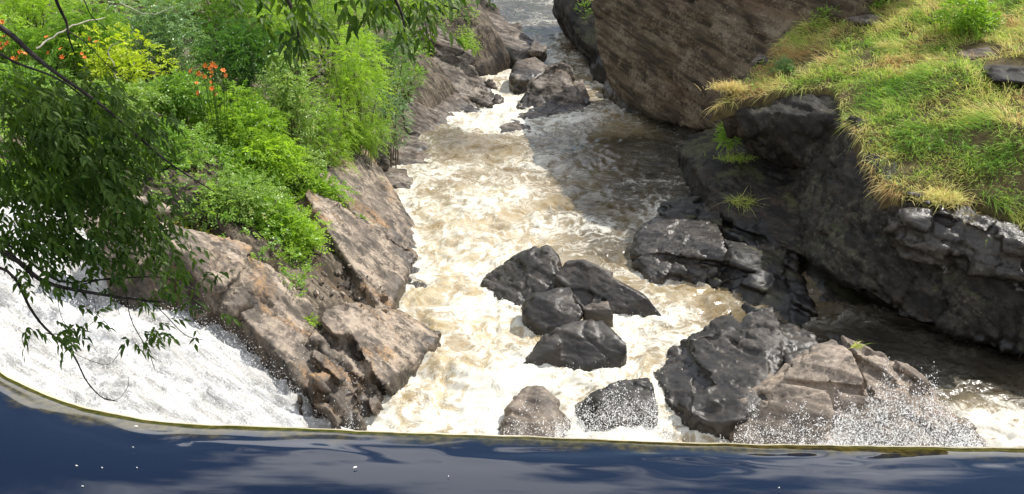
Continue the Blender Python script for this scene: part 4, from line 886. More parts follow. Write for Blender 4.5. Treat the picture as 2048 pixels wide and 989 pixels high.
SH = [
 ('locust_tree', 'feathery bright lime locust tree leaning over the rock slab', 'tree', 700, 150, 30.0, 1.15, 1.1, 1.75, 620, 'locust', 'lime', 101, 10, .25),
 ('locust_tree', 'hanging yellow green locust foliage below the feathery lime tree', 'tree', 650, 280, 28.0, .8, .8, 1.25, 420, 'locust', 'bright', 102, 7, .6),
 ('shrub', 'blue green small leaved shrub spilling over the rocks beside the basin', 'shrub', 780, 225, 32.5, .85, .8, 1.25, 430, 'small', 'blue', 103, 7, .2),
 ('vine', 'pale leaved climbing vine column left of the locust', 'vine', 575, 200, 27.2, .65, .7, 1.5, 420, 'bramble', 'vine', 104, 7, .3),
 ('sumac_shrub', 'wide bright mound of feathery sumac leaves at mid bank', 'shrub', 470, 255, 25.6, 1.25, 1.0, .85, 560, 'walnut', 'bright', 105, 8, .1),
 ('bramble', 'dense bramble thicket below the sumac mound', 'bramble', 430, 370, 23.6, 1.35, .9, .75, 700, 'bramble', 'mid', 106, 8, .1),
 ('bramble', 'low bramble spreading to the tan rock edge', 'bramble', 520, 440, 22.4, 1.1, .7, .6, 560, 'bramble', 'bright', 107, 8, .15),
 ('walnut_tree', 'dark green broad shrub behind the orange lily clump', 'tree', 470, 110, 28.8, 1.1, .9, .95, 420, 'walnut', 'deep', 108, 8, .1),
 ('locust_tree', 'sunny green locust crown above the lily clump', 'tree', 560, 85, 30.5, 1.0, .9, .9, 420, 'locust', 'bright', 109, 8, .1),
 ('shrub', 'bluish silvery leaved shrub at the top of the bank', 'shrub', 320, 55, 30.0, 1.3, 1.0, .95, 520, 'broad', 'blue', 110, 8, .1),
 ('sapling', 'sunlit yellow green sapling with scattered oval leaves', 'sapling', 255, 125, 26.2, 1.1, .8, .65, 230, 'broad', 'yellow', 111, 6, -.1),
 ('sumac_shrub', 'sumac with long fern like leaves by the bleached dead branch', 'shrub', 140, 75, 27.5, 1.2, .9, .7, 330, 'sumac', 'mid', 112, 7, .2),
 ('shrub', 'bright lime shrub in the upper corner above the ferny sumac', 'shrub', 60, 15, 31.0, 1.5, 1.0, .8, 520, 'locust', 'lime', 113, 8, .1),
 ('shrub', 'shaded leafy shrub around the corner lilies', 'shrub', 50, 160, 25.2, 1.0, .8, .6, 420, 'broad', 'mid', 114, 7, .1),
 ('shrub', 'pale leaved mound under the yellow green sapling', 'shrub', 230, 215, 24.2, 1.2, .8, .55, 560, 'broad', 'vine', 115, 8, .1),
 ('shrub', 'mid green shrub between the sapling and the lily clump', 'shrub', 360, 190, 25.6, .8, .7, .6, 380, 'broad', 'mid', 116, 7, .1),
 ('bramble', 'shadowed bramble behind the hanging branch leaves', 'bramble', 310, 310, 23.0, 1.0, .8, .65, 480, 'bramble', 'mid', 117, 7, .1),
 ('shrub', 'dark shrub filling the hollow above the layered rock', 'shrub', 765, 120, 35.0, 1.1, .9, 1.15, 430, 'small', 'deep', 118, 7, .1),
 ('shrub', 'light green shrub at the top of the layered rock', 'shrub', 860, 25, 43.0, 1.4, 1.2, .95, 420, 'small', 'lime', 119, 7, .1),
 ('shrub', 'green creeper strip in the cleft between two far rocks', 'shrub', 930, 90, 46.0, .55, 1.2, .7, 260, 'small', 'bright', 120, 6, .3),
 ('locust_tree', 'tall locust crown at the top edge beside the shaded leaves', 'tree', 650, 20, 35.0, 1.6, 1.2, 1.1, 520, 'locust', 'bright', 121, 8, .1),
 ('walnut_tree', 'deep green tree crown at the top edge over the bank', 'tree', 470, -5, 35.0, 1.7, 1.2, 1.2, 460, 'walnut', 'mid', 122, 8, .1),
 ('shrub', 'lower locust skirt hanging beside the grey outcrop', 'shrub', 725, 275, 29.8, .65, .6, .6, 300, 'locust', 'bright', 123, 6, .5),
 ('bramble', 'yellowing bramble tuft trailing over the cascade rock', 'bramble', 375, 480, 20.8, .42, .4, .5, 170, 'bramble', 'olive', 124, 5, .4),
 ('bramble', 'bramble mat on the rock brow above the cascade', 'bramble', 465, 490, 21.5, .8, .55, .35, 330, 'small', 'bright', 125, 7, .2),
 ('vine', 'leafy tangle between bramble thicket and hanging locust', 'vine', 580, 345, 25.6, .75, .7, .7, 430, 'bramble', 'vine', 126, 7, .2),
 ('shrub', 'fresh green shrub low on the bank left of the bramble', 'shrub', 250, 400, 21.9, .9, .7, .6, 380, 'small', 'mid', 127, 7, .1),
 ('shrub', 'sunlit tangle at the far corner left of the lilies', 'shrub', 10, 90, 27.8, .9, .8, .7, 330, 'broad', 'bright', 128, 7, .1),
 ('bramble', 'sprawling bramble at the foot of the pale mound', 'bramble', 130, 265, 23.6, 1.1, .8, .5, 430, 'bramble', 'bright', 129, 7, .1),
 ('bramble', 'bright bramble hanging above the rubble ledge', 'bramble', 590, 480, 22.0, .75, .5, .5, 330, 'bramble', 'lime', 131, 7, .2),
 ('bramble', 'leafy bramble swell above the cascade brow', 'bramble', 400, 430, 22.0, 1.0, .7, .55, 480, 'bramble', 'bright', 132, 8, .1),
 ('shrub', 'feathery green shrub between the vine column and the bramble thicket', 'shrub', 520, 320, 24.6, .9, .7, .7, 420, 'walnut', 'lime', 133, 8, .1),
 ('bramble', 'tangled bramble curtain behind the long hanging twig', 'bramble', 440, 415, 21.6, .9, .5, .6, 420, 'bramble', 'vine', 134, 8, .3),
 ('bramble', 'dim bramble bank half hidden by the overhanging leaves', 'bramble', 330, 420, 21.6, .8, .5, .6, 360, 'bramble', 'mid', 135, 8, .3),
 ('shrub', 'mottled shrub at the left edge behind the overhanging leaves', 'shrub', 20, 300, 22.6, 1.0, .7, .7, 420, 'broad', 'mid', 136, 8, .1),
 ('shrub', 'green fringe above the head of the cascade', 'shrub', 150, 350, 21.9, 1.0, .6, .6, 400, 'bramble', 'bright', 137, 8, .2),
 ('bramble', 'bramble trailing down the head of the tan slab', 'bramble', 630, 385, 25.2, .6, .5, .45, 260, 'bramble', 'bright', 138, 7, .3),
 ('bramble', 'small leaved bramble on the crest of the cascade wall', 'bramble', 540, 515, 21.2, .6, .4, .35, 240, 'small', 'lime', 139, 7, .3),
 ('shrub', 'leafy swell at the left edge just above the cascade head', 'shrub', 60, 370, 20.6, .9, .6, .5, 380, 'bramble', 'bright', 142, 8, .2),
 ('shrub', 'leafy fringe reaching over the boulder gap', 'shrub', 815, 160, 37.0, .6, .7, .6, 200, 'small', 'mid', 130, 6, .2),
]
for a in SH: shrub(*a)
# a tall tree on the near left shore; from here it shows as the olive reflection at the pool's left end
shrub('shore_tree', 'tall olive green shore tree mirrored at the left end of the pool', 'tree', -330, 60, 20.0, 2.4, 2.2, 2.6, 520, 'walnut', 'olive', 140, 9, .1, group='trees around the pool')
shrub('shore_tree', 'second tall shore tree behind the olive one', 'tree', -420, -90, 23.0, 2.6, 2.2, 3.0, 520, 'walnut', 'mid', 141, 9, .1, group='trees around the pool')
# small plants rooted in rock crevices
def rock_z(label_part, x, y, default):
    best = default; bd = 1e9
    for k_, v_ in ROCKV.items():
        if label_part in k_:
            d = (v_[:, 0] - x) ** 2 + (v_[:, 1] - y) ** 2; m_ = d < 0.04
            if m_.any(): best = v_[m_][:, 2].max()
    return best
def tuft(name, label, cat, px, py, Yd, r, n, kind, mat, seed, group):
    c = PT(px, py, Yd); o = empty(name, (c[0], c[1], c[2] - r * 0.7)); tag(o, label, cat, group)
    V, F, T, lc = crown(r, r * 0.9, r * 0.85, int(n * 1.8), kind, seed, 5, 0.0)
    add('leaves', mesh_np('leaves', V + np.array([0, 0, r * 0.7]), F, False, {'tint': T}), LM[mat], o)
    V, F = merge([tube(spline([np.array([0, 0, -0.25]), np.array([0, 0, r * 0.2]), np.array([0, 0, r * 0.7]) + q], 5), np.linspace(0.012, 0.004, 5), 4) for q in lc])
    add('stems', mesh_np('stems', V, F, True), M['twig'], o)
G2 = 'small plants rooted in the rocks'
tuft('rock_plant', 'round bright green plant clinging to the tan slab', 'plant', 714, 452, 25.1, .24, 90, 'small', 'bright', 201, G2)
tuft('rock_plant', 'upright green bush on the pale grey rocks near the river', 'plant', 733, 370, 29.1, .36, 130, 'small', 'mid', 202, G2)
tuft('rock_plant', 'tiny vivid green sprig on the cracked rock spur', 'plant', 617, 649, 19.25, .13, 36, 'small', 'lime', 203, G2)
tuft('rock_plant', 'small leafy sprig at the base of the brown rubble', 'plant', 547, 600, 19.5, .18, 42, 'bramble', 'lime', 204, G2)
tuft('rock_plant', 'little pale sprig left of the cracked spur', 'plant', 594, 668, 18.8, .10, 22, 'small', 'bright', 205, G2)
tuft('rock_plant', 'sunlit green bush on the dark ledge below the pale lip', 'plant', 1462, 272, 29.3, .48, 180, 'small', 'bright', 206, G2)
tuft('rock_plant', 'faint green creeper on the shaded cliff point', 'plant', 1182, 35, 50.0, .75, 120, 'small', 'mid', 207, G2)
tuft('rock_plant', 'small green shrub on the far sloping rock point', 'plant', 962, 72, 50.5, .55, 110, 'small', 'bright', 208, G2)
tuft('rock_plant', 'tiny leafy sprig at the edge of the big layered rock', 'plant', 800, 165, 37.6, .3, 50, 'small', 'lime', 209, G2)
tuft('rock_plant', 'fresh green clover clump on top of the grass mound', 'plant', 1945, 45, 29.2, .95, 420, 'bramble', 'bright', 210, G2)
tuft('rock_plant', 'leafy weeds along the skyline of the grass mound', 'plant', 1740, 15, 32.6, .55, 150, 'bramble', 'mid', 211, G2)
tuft('rock_plant', 'clump of leafy weeds at the top left of the grass mound', 'plant', 1650, 38, 32.2, .45, 140, 'small', 'vine', 212, G2)
tuft('rock_plant', 'white flecked clover tuft on the brink above the pale lip', 'plant', 1565, 142, 29.2, .32, 150, 'small', 'blue', 213, G2)

# creeping ground cover under the shrubs
rs = np.random.RandomState(12); n = 19000
x = rs.uniform(-19, -1.5, n); y = rs.uniform(19, 50, n); z = ground_left(x, y); d = edge_left(y) - x
k = (z > 0.9) & (d > 2.4) & (y > front_left(x) + 0.95); x, y, z = x[k], y[k], z[k]
C = np.stack([x, y, z + rs.uniform(0.02, 0.5, len(x))], 1); D = nrm(np.stack([rs.normal(size=len(x)), rs.normal(size=len(x)), rs.uniform(-0.1, 0.8, len(x))], 1))
V, F, T = sprays(C, D, 'bramble', rs, rs.uniform(0, 1, len(x)))
tag(add('ground_cover', mesh_np('ground_cover', V, F, False, {'tint': T}), LM['mid']), 'mixed green undergrowth carpeting the wooded bank', 'undergrowth', kind='stuff')

# ------------------------------------------------------------------ orange day lilies
M['petal'] = plain_mat('orange_petals', (0.62, 0.12, 0.012), (0.75, 0.22, 0.03), 30, 0.5, 0.0)
M['lilyleaf'] = leaf_mat('strap_leaves', (0.06, 0.13, 0.02), (0.15, 0.24, 0.04), 0.35)
def flower_mesh():
    V, F = [], []
    for k in range(6):
        a = k * math.pi / 3; c, s = math.cos(a), math.sin(a); o = len(V); w = 0.026 if k % 2 else 0.019
        for rr, zz, ww in ((0.006, 0, 0.4), (0.045, 0.035, 1.0), (0.085, 0.04, 0.75), (0.105, 0.015, 0.08)):
            V += [(c * rr - s * w * ww, s * rr + c * w * ww, zz), (c * rr + s * w * ww, s * rr - c * w * ww, zz)]
        F += [(o + 2 * i, o + 2 * i + 1, o + 2 * i + 3, o + 2 * i + 2) for i in range(3)]
    return mesh_np('flower', np.array(V), np.array(F), True)
FLOWER = flower_mesh()
def lily(label, spots, Yd, seed):
    rs = np.random.RandomState(seed); P = [PT(a, b, Yd + rs.uniform(-0.35, 0.35)) for a, b in spots]
    c = np.mean(P, 0); gz = float(ground_left(np.array([c[0]]), np.array([c[1] + 0.2]))[0]); gz = min(gz, min(p[2] for p in P) - 0.35)
    o = empty('daylily_clump', (c[0], c[1] + 0.2, gz)); tag(o, label, 'lily', 'orange day lilies'); base = np.array([c[0], c[1] + 0.2, gz])
    for p in P:
        q = p - base
        b = np.array([q[0] * 0.45, q[1] * 0.4, -0.05]); V, F = tube(spline([b, 0.5 * (b + q) + np.array([0, 0, 0.12]), q], 5), [0.008] * 5, 4)
        add('stalk', mesh_np('stalk', V, F, True), M['lilyleaf'], o)
        f = bpy.data.objects.new('flower', FLOWER); COL.objects.link(f); f.parent = o; f.location = q
        f.rotation_euler = (R(rs.uniform(20, 80)), R(rs.uniform(-25, 25)), rs.uniform(-1, 1)); s = rs.uniform(0.55, 0.8); f.scale = (s, s, s)
    n = 60; L1 = rs.uniform(0.45, 0.85, n); a = rs.uniform(0, 6.28, n)
    B = np.stack([0.25 * rs.normal(size=n), 0.2 * rs.normal(size=n), 0 * a], 1); D = np.stack([np.cos(a) * 0.5, np.sin(a) * 0.5, 0.9 + 0 * a], 1)
    V, F = leaflets(B, D, np.stack([-np.cos(a), -np.sin(a), 0.5 + 0 * a], 1), L1, 0.045 + 0 * a, 0.3)
    add('strap_leaves', mesh_np('strap_leaves', V, F, False, {'tint': np.repeat(rs.uniform(0, 1, n), 4)}), M['lilyleaf'], o)
FLOWER.materials.append(M['petal'])
lily('clump of orange day lilies in front of the dark shrub at mid bank', [(382, 143), (397, 148), (407, 150), (411, 132), (421, 137), (425, 130), (431, 134), (410, 155), (424, 146), (424, 154), (393, 167), (423, 165), (424, 178), (432, 189), (397, 187), (446, 142), (452, 152)], 24.6, 1)
lily('orange day lilies crowded at the upper left edge of the view', [(4, 45), (3, 58), (8, 74), (16, 84), (5, 97), (14, 88), (20, 70), (40, 105), (26, 118), (35, 116), (36, 125), (48, 108), (2, 88)], 24.4, 2)
lily('three orange day lilies below the ferny sumac', [(97, 106), (121, 99), (124, 115), (93, 75)], 25.0, 3)
lily('orange day lilies peeping beside the yellow green sapling', [(163, 108), (169, 116), (180, 78), (193, 85)], 25.0, 4)

# bleached dead branches in the thicket
def dead(label, pts, r0, r1):
    P = np.array([PT(*p) for p in pts]); c = P[0].copy(); Q = spline(P - c, 14); rs_ = np.random.RandomState(len(pts)); Q = Q + 0.015 * rs_.normal(size=Q.shape)
    V, F = tube(Q, np.linspace(r0, r1, 14), 6); tag(add('dead_branch', mesh_np('dead_branch', V, F, True), M['deadwood'], loc=c), label, 'branch', 'dead branches in the thicket')
dead('bleached dead branch slanting through the ferny sumac', [(72, 97, 25.6), (110, 72, 26.0), (150, 50, 26.4), (210, 36, 27)], .03, .018)
dead('thin forked dead twig in the yellow green sapling', [(232, 175, 25.2), (228, 130, 25.2), (215, 105, 25.2), (240, 80, 25.4)], .018, .008)
dead('grey dead twig across the lime locust tree', [(632, 148, 27.6), (652, 132, 27.6), (656, 116, 27.6)], .014, .006)
dead('thin dead twig at the top of the bank above the silvery shrub', [(240, 5, 28.4), (290, 28, 28.4), (330, 22, 28.6), (350, 10, 28.8)], .016, .008)
dead('short bleached stick lying on the brow of the tan slab', [(548, 404, 22.7), (575, 410, 22.9), (592, 418, 23.1)], .02, .012)
dead('drifted stick jutting over the boulder gap', [(790, 185, 36.4), (806, 178, 36.6), (822, 182, 36.8)], .03, .015)
# ------------------------------------------------------------------ grass on the mound
rs = np.random.RandomState(31)
def blades(B, D, Ln, Wd, bend):
    """three-joint blades: B base, D start direction, bend = sideways droop vector"""
    n = len(B); D = nrm(D); Sd = nrm(np.cross(D, rs.normal(size=(n, 3)))); Ln = Ln[:, None]; Wd = Wd[:, None]
    p0 = B; p1 = B + D * Ln * 0.4 + bend * Ln * 0.12; p2 = B + D * Ln * 0.72 + bend * Ln * 0.42; p3 = B + D * Ln * 0.85 + bend * Ln * 0.85
    V = np.stack([p0 - Sd * Wd, p0 + Sd * Wd, p1 - Sd * Wd, p1 + Sd * Wd, p2 - Sd * Wd * 0.7, p2 + Sd * Wd * 0.7, p3], 1).reshape(-1, 3)
    i = np.arange(n)[:, None] * 7
    F = np.concatenate([i + np.array([q]) for q in ((0, 1, 3), (0, 3, 2), (2, 3, 5), (2, 5, 4), (4, 5, 6))], 1).reshape(-1, 3)
    return V, F
def slope_dir(x, y, f=ground_right, e=0.25):
    return -(f(x + e, y) - f(x - e, y)) / (2 * e), -(f(x, y + e) - f(x, y - e)) / (2 * e)
n = 130000
x = rs.uniform(4.8, 16.5, n); y = rs.uniform(19.5, 36, n)
ins = in_poly(x, y, _MO); x, y = x[ins], y[ins]
P0 = np.stack([x, y, 0 * x], 1)
# bare stones showing through
STONES = [(1535, 98, 30.4, .55, .35), (1730, 38, 31.6, .75, .4), (1968, 75, 27.8, .85, .5), (2035, 130, 26.0, 1.25, .8), (1700, 12, 33.5, .6, .3)]
keep = np.ones(len(x), bool); SPT = []
for px, py, Yd, a_, b_ in STONES:
    c = PT(px, py, Yd); SPT.append(c); keep &= ((x - c[0]) / a_) ** 2 + ((y - c[1]) / (b_ * 1.9)) ** 2 > 0.4
x, y, P0 = x[keep], y[keep], P0[keep]
ed = edge_dist(x, y, _MO)
patch = fbm(P0 * 0.55, 3, 201); patch2 = fbm(P0 * 1.6, 3, 205); dens = fbm(P0 * 0.9, 2, 209)
keep = rs.uniform(size=len(x)) < 0.80 + 1.6 * dens; x, y, P0, ed, patch, patch2 = [q[keep] for q in (x, y, P0, ed, patch, patch2)]
z = ground_right(x, y) + 0.10; gx, gy = slope_dir(x, y)
tus = fbm(P0 * 2.3, 2, 215)
lean = np.stack([gx * 1.6 - 0.30 + 1.2 * fbm(P0 * 0.7, 2, 221), gy * 1.6 - 0.35 + 1.2 * fbm(P0 * 0.7, 2, 225), -0.15 + 0 * x], 1) + 0.32 * rs.normal(size=(len(x), 3))
hang = np.exp(-(ed / 0.35) ** 2)
lean[:, 2] -= 0.9 * hang
Ln = rs.uniform(0.16, 0.38, len(x)) * 0.88 * (1 + 1.1 * tus) * (1 + 0.1 * hang)
D = np.stack([0.35 * rs.normal(size=len(x)), 0.35 * rs.normal(size=len(x)), 0.9 + 0 * x], 1) + 0.5 * lean
V, F = blades(np.stack([x, y, z], 1), D, np.clip(Ln, 0.12, 0.75), rs.uniform(0.0035, 0.0075, len(x)), lean)
# straw towards the brink, on the right brow and the crest; green in the damp hollow
cg = np.array([PT(1850, 270, 24.0)[:2], PT(1960, 340, 22.3)[:2], PT(1780, 200, 26)[:2]])
damp = sum(np.exp(-(((x - c[0]) / 1.6) ** 2 + ((y - c[1]) / 1.3) ** 2)) for c in cg)
cs = np.array([PT(2010, 230, 23.9)[:2], PT(1540, 100, 30.4)[:2], PT(1780, 370, 22.4)[:2]])
straw = sum(np.exp(-(((x - c[0]) / 1.0) ** 2 + ((y - c[1]) / 1.2) ** 2)) for c in cs)
tint = np.clip(0.58 + 1.1 * patch + 0.8 * patch2 - 0.42 * damp + 0.35 * straw + 0.25 * hang + 0.16 * rs.normal(size=len(x)), 0, 1)
def grass_mat(name):
    m, N, L, out = new_mat(name); t = attr_(N, 'tint')
    r = N.new('ShaderNodeValToRGB'); L.new(t, r.inputs[0]); e = r.color_ramp.elements
    e[0].position = 0.0; e[0].color = (0.17, 0.35, 0.04, 1); e[1].position = 1.0; e[1].color = (0.55, 0.37, 0.15, 1)
    for p_, c_ in ((0.3, (0.35, 0.51, 0.075, 1)), (0.55, (0.61, 0.63, 0.16, 1)), (0.8, (0.78, 0.68, 0.30, 1))):
        q = e.new(p_); q.color = c_
    p = N.new('ShaderNodeBsdfPrincipled'); L.new(r.outputs[0], p.inputs['Base Color']); p.inputs['Roughness'].default_value = 0.55; p.inputs['Specular IOR Level'].default_value = 0.25
    tr = N.new('ShaderNodeBsdfTranslucent'); L.new(r.outputs[0], tr.inputs['Color']); mx = N.new('ShaderNodeMixShader'); mx.inputs[0].default_value = 0.5
    L.new(p.outputs[0], mx.inputs[1]); L.new(tr.outputs[0], mx.inputs[2]); L.new(mx.outputs[0], out.inputs['Surface']); return m
M['grass'] = grass_mat('wild_grass')
tag(add('grass', mesh_np('grass', V, F, False, {'tint': np.repeat(tint, 7)}), M['grass']), 'long yellow green wild grass covering the rock mound', 'grass', kind='stuff')
k_ = rs.uniform(size=len(x)) < 0.05 * (patch2 > 0.06) + 0.015; xc, yc = x[k_], y[k_]
V, F, T = sprays(np.stack([xc, yc, ground_right(xc, yc) + rs.uniform(0.12, 0.32, len(xc))], 1), nrm(np.stack([rs.normal(size=len(xc)), rs.normal(size=len(xc)), rs.uniform(0, 0.9, len(xc))], 1)), 'small', rs, rs.uniform(0, 1, len(xc)))
tag(add('clover', mesh_np('clover', V, F, False, {'tint': T}), LM['vine']), 'small leafy clover and weeds mixed into the grass mound', 'weeds', kind='stuff')
for i_, (px, py, Yd, a_, b_) in enumerate(STONES):
    c = SPT[i_]; rs2 = np.random.RandomState(300 + i_); k_ = nrm(rs2.normal(size=(16, 3))) * np.array([a_, b_ * 1.8, 0.26]); gz = float(ground_right(np.array([c[0]]), np.array([c[1]]))[0])
    rock('stone', ['flat pale stone near the brink of the grass mound', 'flat grey stone in the upper grass near the weeds', 'pale flat stone before the clover clump', 'dark layered stone at the right of the grass mound', 'grey stone on the skyline of the grass mound'][i_], 'stone',
         [k_ + np.array([c[0], c[1], gz + 0.05])], 0.05, M['grey'] if i_ != 3 else M['dark'], 0.06, 0.5, (0.2, 0.2, 0.9), 310 + i_)
def grass_tuft(label, px, py, Yd, r, n, t0, seed, ln=0.3):
    rs2 = np.random.RandomState(seed); c = PT(px, py, Yd); B = np.stack([r * rs2.normal(size=n), r * 0.6 * rs2.normal(size=n), 0.1 * r * rs2.normal(size=n)], 1)
    lean = np.stack([0.5 * rs2.normal(size=n), -0.5 + 0.4 * rs2.normal(size=n), -0.5 + 0.3 * rs2.normal(size=n)], 1)
    global rs; rs_old = rs; rs = rs2
    V, F = blades(B, np.stack([0.4 * rs2.normal(size=n), -0.2 + 0.4 * rs2.normal(size=n), 0.9 + 0 * B[:, 0]], 1), ln * rs2.uniform(0.5, 1.2, n), rs2.uniform(0.004, 0.008, n), lean); rs = rs_old
    o = add('grass_tuft', mesh_np('grass_tuft', V, F, False, {'tint': np.repeat(np.clip(t0 + 0.15 * rs2.normal(size=n), 0, 1), 7)}), M['grass'], loc=c); tag(o, label, 'grass tuft', 'grass tufts on the cliff')
grass_tuft('hanging olive grass tuft on the shaded block', 1482, 410, 27.0, .16, 420, .5, 401, .55)
grass_tuft('bright grass tuft in the shiny grey rocks below the mound', 1962, 478, 20.9, .10, 380, .22, 402, .42)
grass_tuft('mossy grass patch on top of the shaded dark block', 1475, 318, 29.0, .28, 500, .4, 403, .22)
grass_tuft('short mossy fringe along the top of the shaded block', 1560, 302, 28.9, .14, 380, .45, 404, .24)
grass_tuft('straw coloured grass hanging over the pale pointed lip', 1460, 178, 28.4, .25, 900, .85, 405, .38)
grass_tuft('dry grass beard sagging over the corner of the rock wall', 1880, 400, 21.7, .30, 900, .72, 406, .5)
grass_tuft('little dry grass tuft on the large tan boulder', 1710, 695, 17.2, .035, 60, .5, 407, .22)
grass_tuft('brown grass wisps hanging below the shiny rocks', 1930, 440, 21.2, .16, 300, .9, 408, .35)
grass_tuft('dry grass on the top of the brown cliff edge', 1225, 0, 43.6, .5, 260, .5, 409, .4)

# ------------------------------------------------------------------ rubble on the ledge
rs = np.random.RandomState(8); base_meshes = []
for q in range(5):
    bm = bmesh.new(); hull_of(bm, nrm(rs.normal(size=(14, 3))) * rs.uniform(0.6, 1.0, (14, 1)) * np.array([1, 0.8, 0.6])); me = bpy.data.meshes.new('rubble_stone'); bm.to_mesh(me); bm.free()
    me.materials.append(M['tan']); base_meshes.append(me)
LEDGE = np.vstack([v for k_, v in ROCKV.items() if 'spur' in k_ or 'sloping tan' in k_])
cnt = 0
while cnt < 90:
    px, py = rs.uniform(555, 780), rs.uniform(520, 650)
    if abs(py - (500 + 0.62 * (px - 560))) > 70: continue
    p = PT(px, py, rs.uniform(19.9, 22.3)); zs = float(ground_left(np.array([p[0]]), np.array([p[1]]))[0])
    dd = (LEDGE[:, 0] - p[0]) ** 2 + (LEDGE[:, 1] - p[1]) ** 2; near_ = dd < 0.006
    if near_.any(): zs = max(zs, LEDGE[near_][:, 2].max())
    if zs < 0.15: continue
    o = bpy.data.objects.new('rubble_stone', base_meshes[cnt % 5]); COL.objects.link(o); s = 0.05 + 0.14 * rs.uniform() ** 2
    o.location = (p[0], p[1], zs + s * 0.3); o.scale = (s, s * rs.uniform(0.7, 1.2), s); o.rotation_euler = tuple(rs.uniform(0, 6.28, 3))
    tag(o, 'broken tan stone lying in the rubble on the rock ledge', 'stone', 'rubble stones on the ledge'); cnt += 1

# ------------------------------------------------------------------ overhanging tree near the camera
M['bark'] = plain_mat('dark_bark', (0.018, 0.014, 0.012), (0.05, 0.04, 0.034), 20, 0.85, 0.4)
LM['near'] = leaf_mat('overhanging_leaves', (0.028, 0.066, 0.009), (0.09, 0.15, 0.02), 0.42, 0.5, None, 0.2)
tree = empty('overhanging_tree', (-9.0, 3.0, 4.6))
tag(tree, 'dark leafy tree branches hanging in from the left close to the view', 'tree'); tb = np.array([-9.0, 3.0, 4.6])
LIMBS = []
def limb(pts, r0, r1, n=14, name='branch'):
    if name == 'branch': r0 *= 0.45
    Q = spline(np.array(pts) - tb, n); V, F = tube(Q, np.linspace(r0, r1, n), 7); ob = add(name, mesh_np(name, V, F, True), M['bark'], tree); LIMBS.append((ob, Q + tb)); return Q + tb
rs = np.random.RandomState(44)
limb([(-9.0, 3.0, 4.0), (-8.6, 3.1, 8.0), (-7.9, 3.4, 12.0), (-7.3, 3.6, 16.0)], .26, .12, 12, 'trunk')
def deep(px, py, Yn):      # a point at Y = Yn metres (near things, so Y can be under 8)
    d = ray(px, py); t_ = Yn / d[1]; return np.array([d[0] * t_, d[1] * t_, CAMZ + d[2] * t_])
def DD(*l): return [deep(*p) for p in l]
j1 = np.array([-8.2, 3.3, 11.0]); j2 = np.array([-8.4, 3.2, 9.6]); j3 = np.array([-7.6, 3.5, 14.0])
limb([j1] + DD((-420, -60, 4.9), (-120, 10, 5.0), (0, 55, 5.0), (60, 105, 5.0), (110, 145, 5.0), (215, 220, 5.05), (330, 320, 5.1), (430, 385, 5.2)), .05, .003, 30)
limb([j1] + DD((-300, 20, 5.3), (-60, 80, 5.3), (30, 125, 5.3), (120, 160, 5.3), (190, 215, 5.4)), .03, .003, 18)
limb([j2] + DD((-500, 330, 4.6), (-200, 430, 4.7), (0, 500, 4.8), (85, 562, 4.85), (182, 586, 4.9), (280, 600, 5.0), (330, 605, 5.0)), .05, .004, 26)
limb(DD((-200, 430, 4.7), (-40, 520, 4.7), (24, 550, 4.7), (61, 618, 4.75), (93, 659, 4.8), (137, 699, 4.8), (154, 723, 4.8), (174, 764, 4.8), (205, 796, 4.85), (235, 803, 4.85)), .022, .0025, 26)
limb(DD((-150, 440, 5.0), (0, 480, 5.1), (110, 560, 5.1), (200, 560, 5.2), (320, 555, 5.3), (400, 585, 5.3)), .02, .0025, 20)
limb(DD((160, 570, 5.0), (240, 560, 5.1), (262, 640, 5.1), (295, 700, 5.15), (310, 740, 5.2)), .009, .002, 14)
limb(DD((300, 600, 5.1), (330, 630, 5.1), (370, 670, 5.1), (405, 680, 5.1)), .007, .002, 12)
limb(DD((140, 700, 4.8), (165, 715, 4.8), (215, 730, 4.8), (240, 705, 4.8)), .004, .0015, 10)
limb(DD((205, 796, 4.85), (235, 800, 4.85), (255, 775, 4.9), (258, 755, 4.9)), .0035, .0015, 9)
limb(DD((115, 600, 4.8), (125, 640, 4.8), (150, 665, 4.8), (190, 640, 4.8), (188, 600, 4.8)), .004, .0015, 12)
limb([j3] + DD((-150, -420, 4.6), (60, -160, 4.6), (108, -10, 4.6), (133, 45, 4.7), (136, 70, 4.7), (150, 110, 4.8)), .03, .003, 18)
limb(DD((136, 62, 4.7), (170, 85, 4.7), (215, 130, 4.7), (260, 165, 4.75)), .006, .002, 10)
limb(DD((60, -160, 4.6), (140, -60, 4.6), (172, 10, 4.6), (185, 35, 4.6), (215, 60, 4.7)), .008, .002, 12)
limb([j3] + DD((200, -420, 4.0), (480, -130, 4.0), (560, -30, 4.0), (590, 40, 4.0), (600, 100, 4.05)), .04, .003, 18)
limb(DD((300, -330, 4.0), (640, -160, 4.0), (760, -40, 4.0), (800, 20, 4.0), (812, 80, 4.0)), .03, .003, 18)
limb(DD((640, -160, 4.0), (820, -60, 4.0), (880, 5, 4.0), (920, 20, 4.0)), .012, .002, 12)
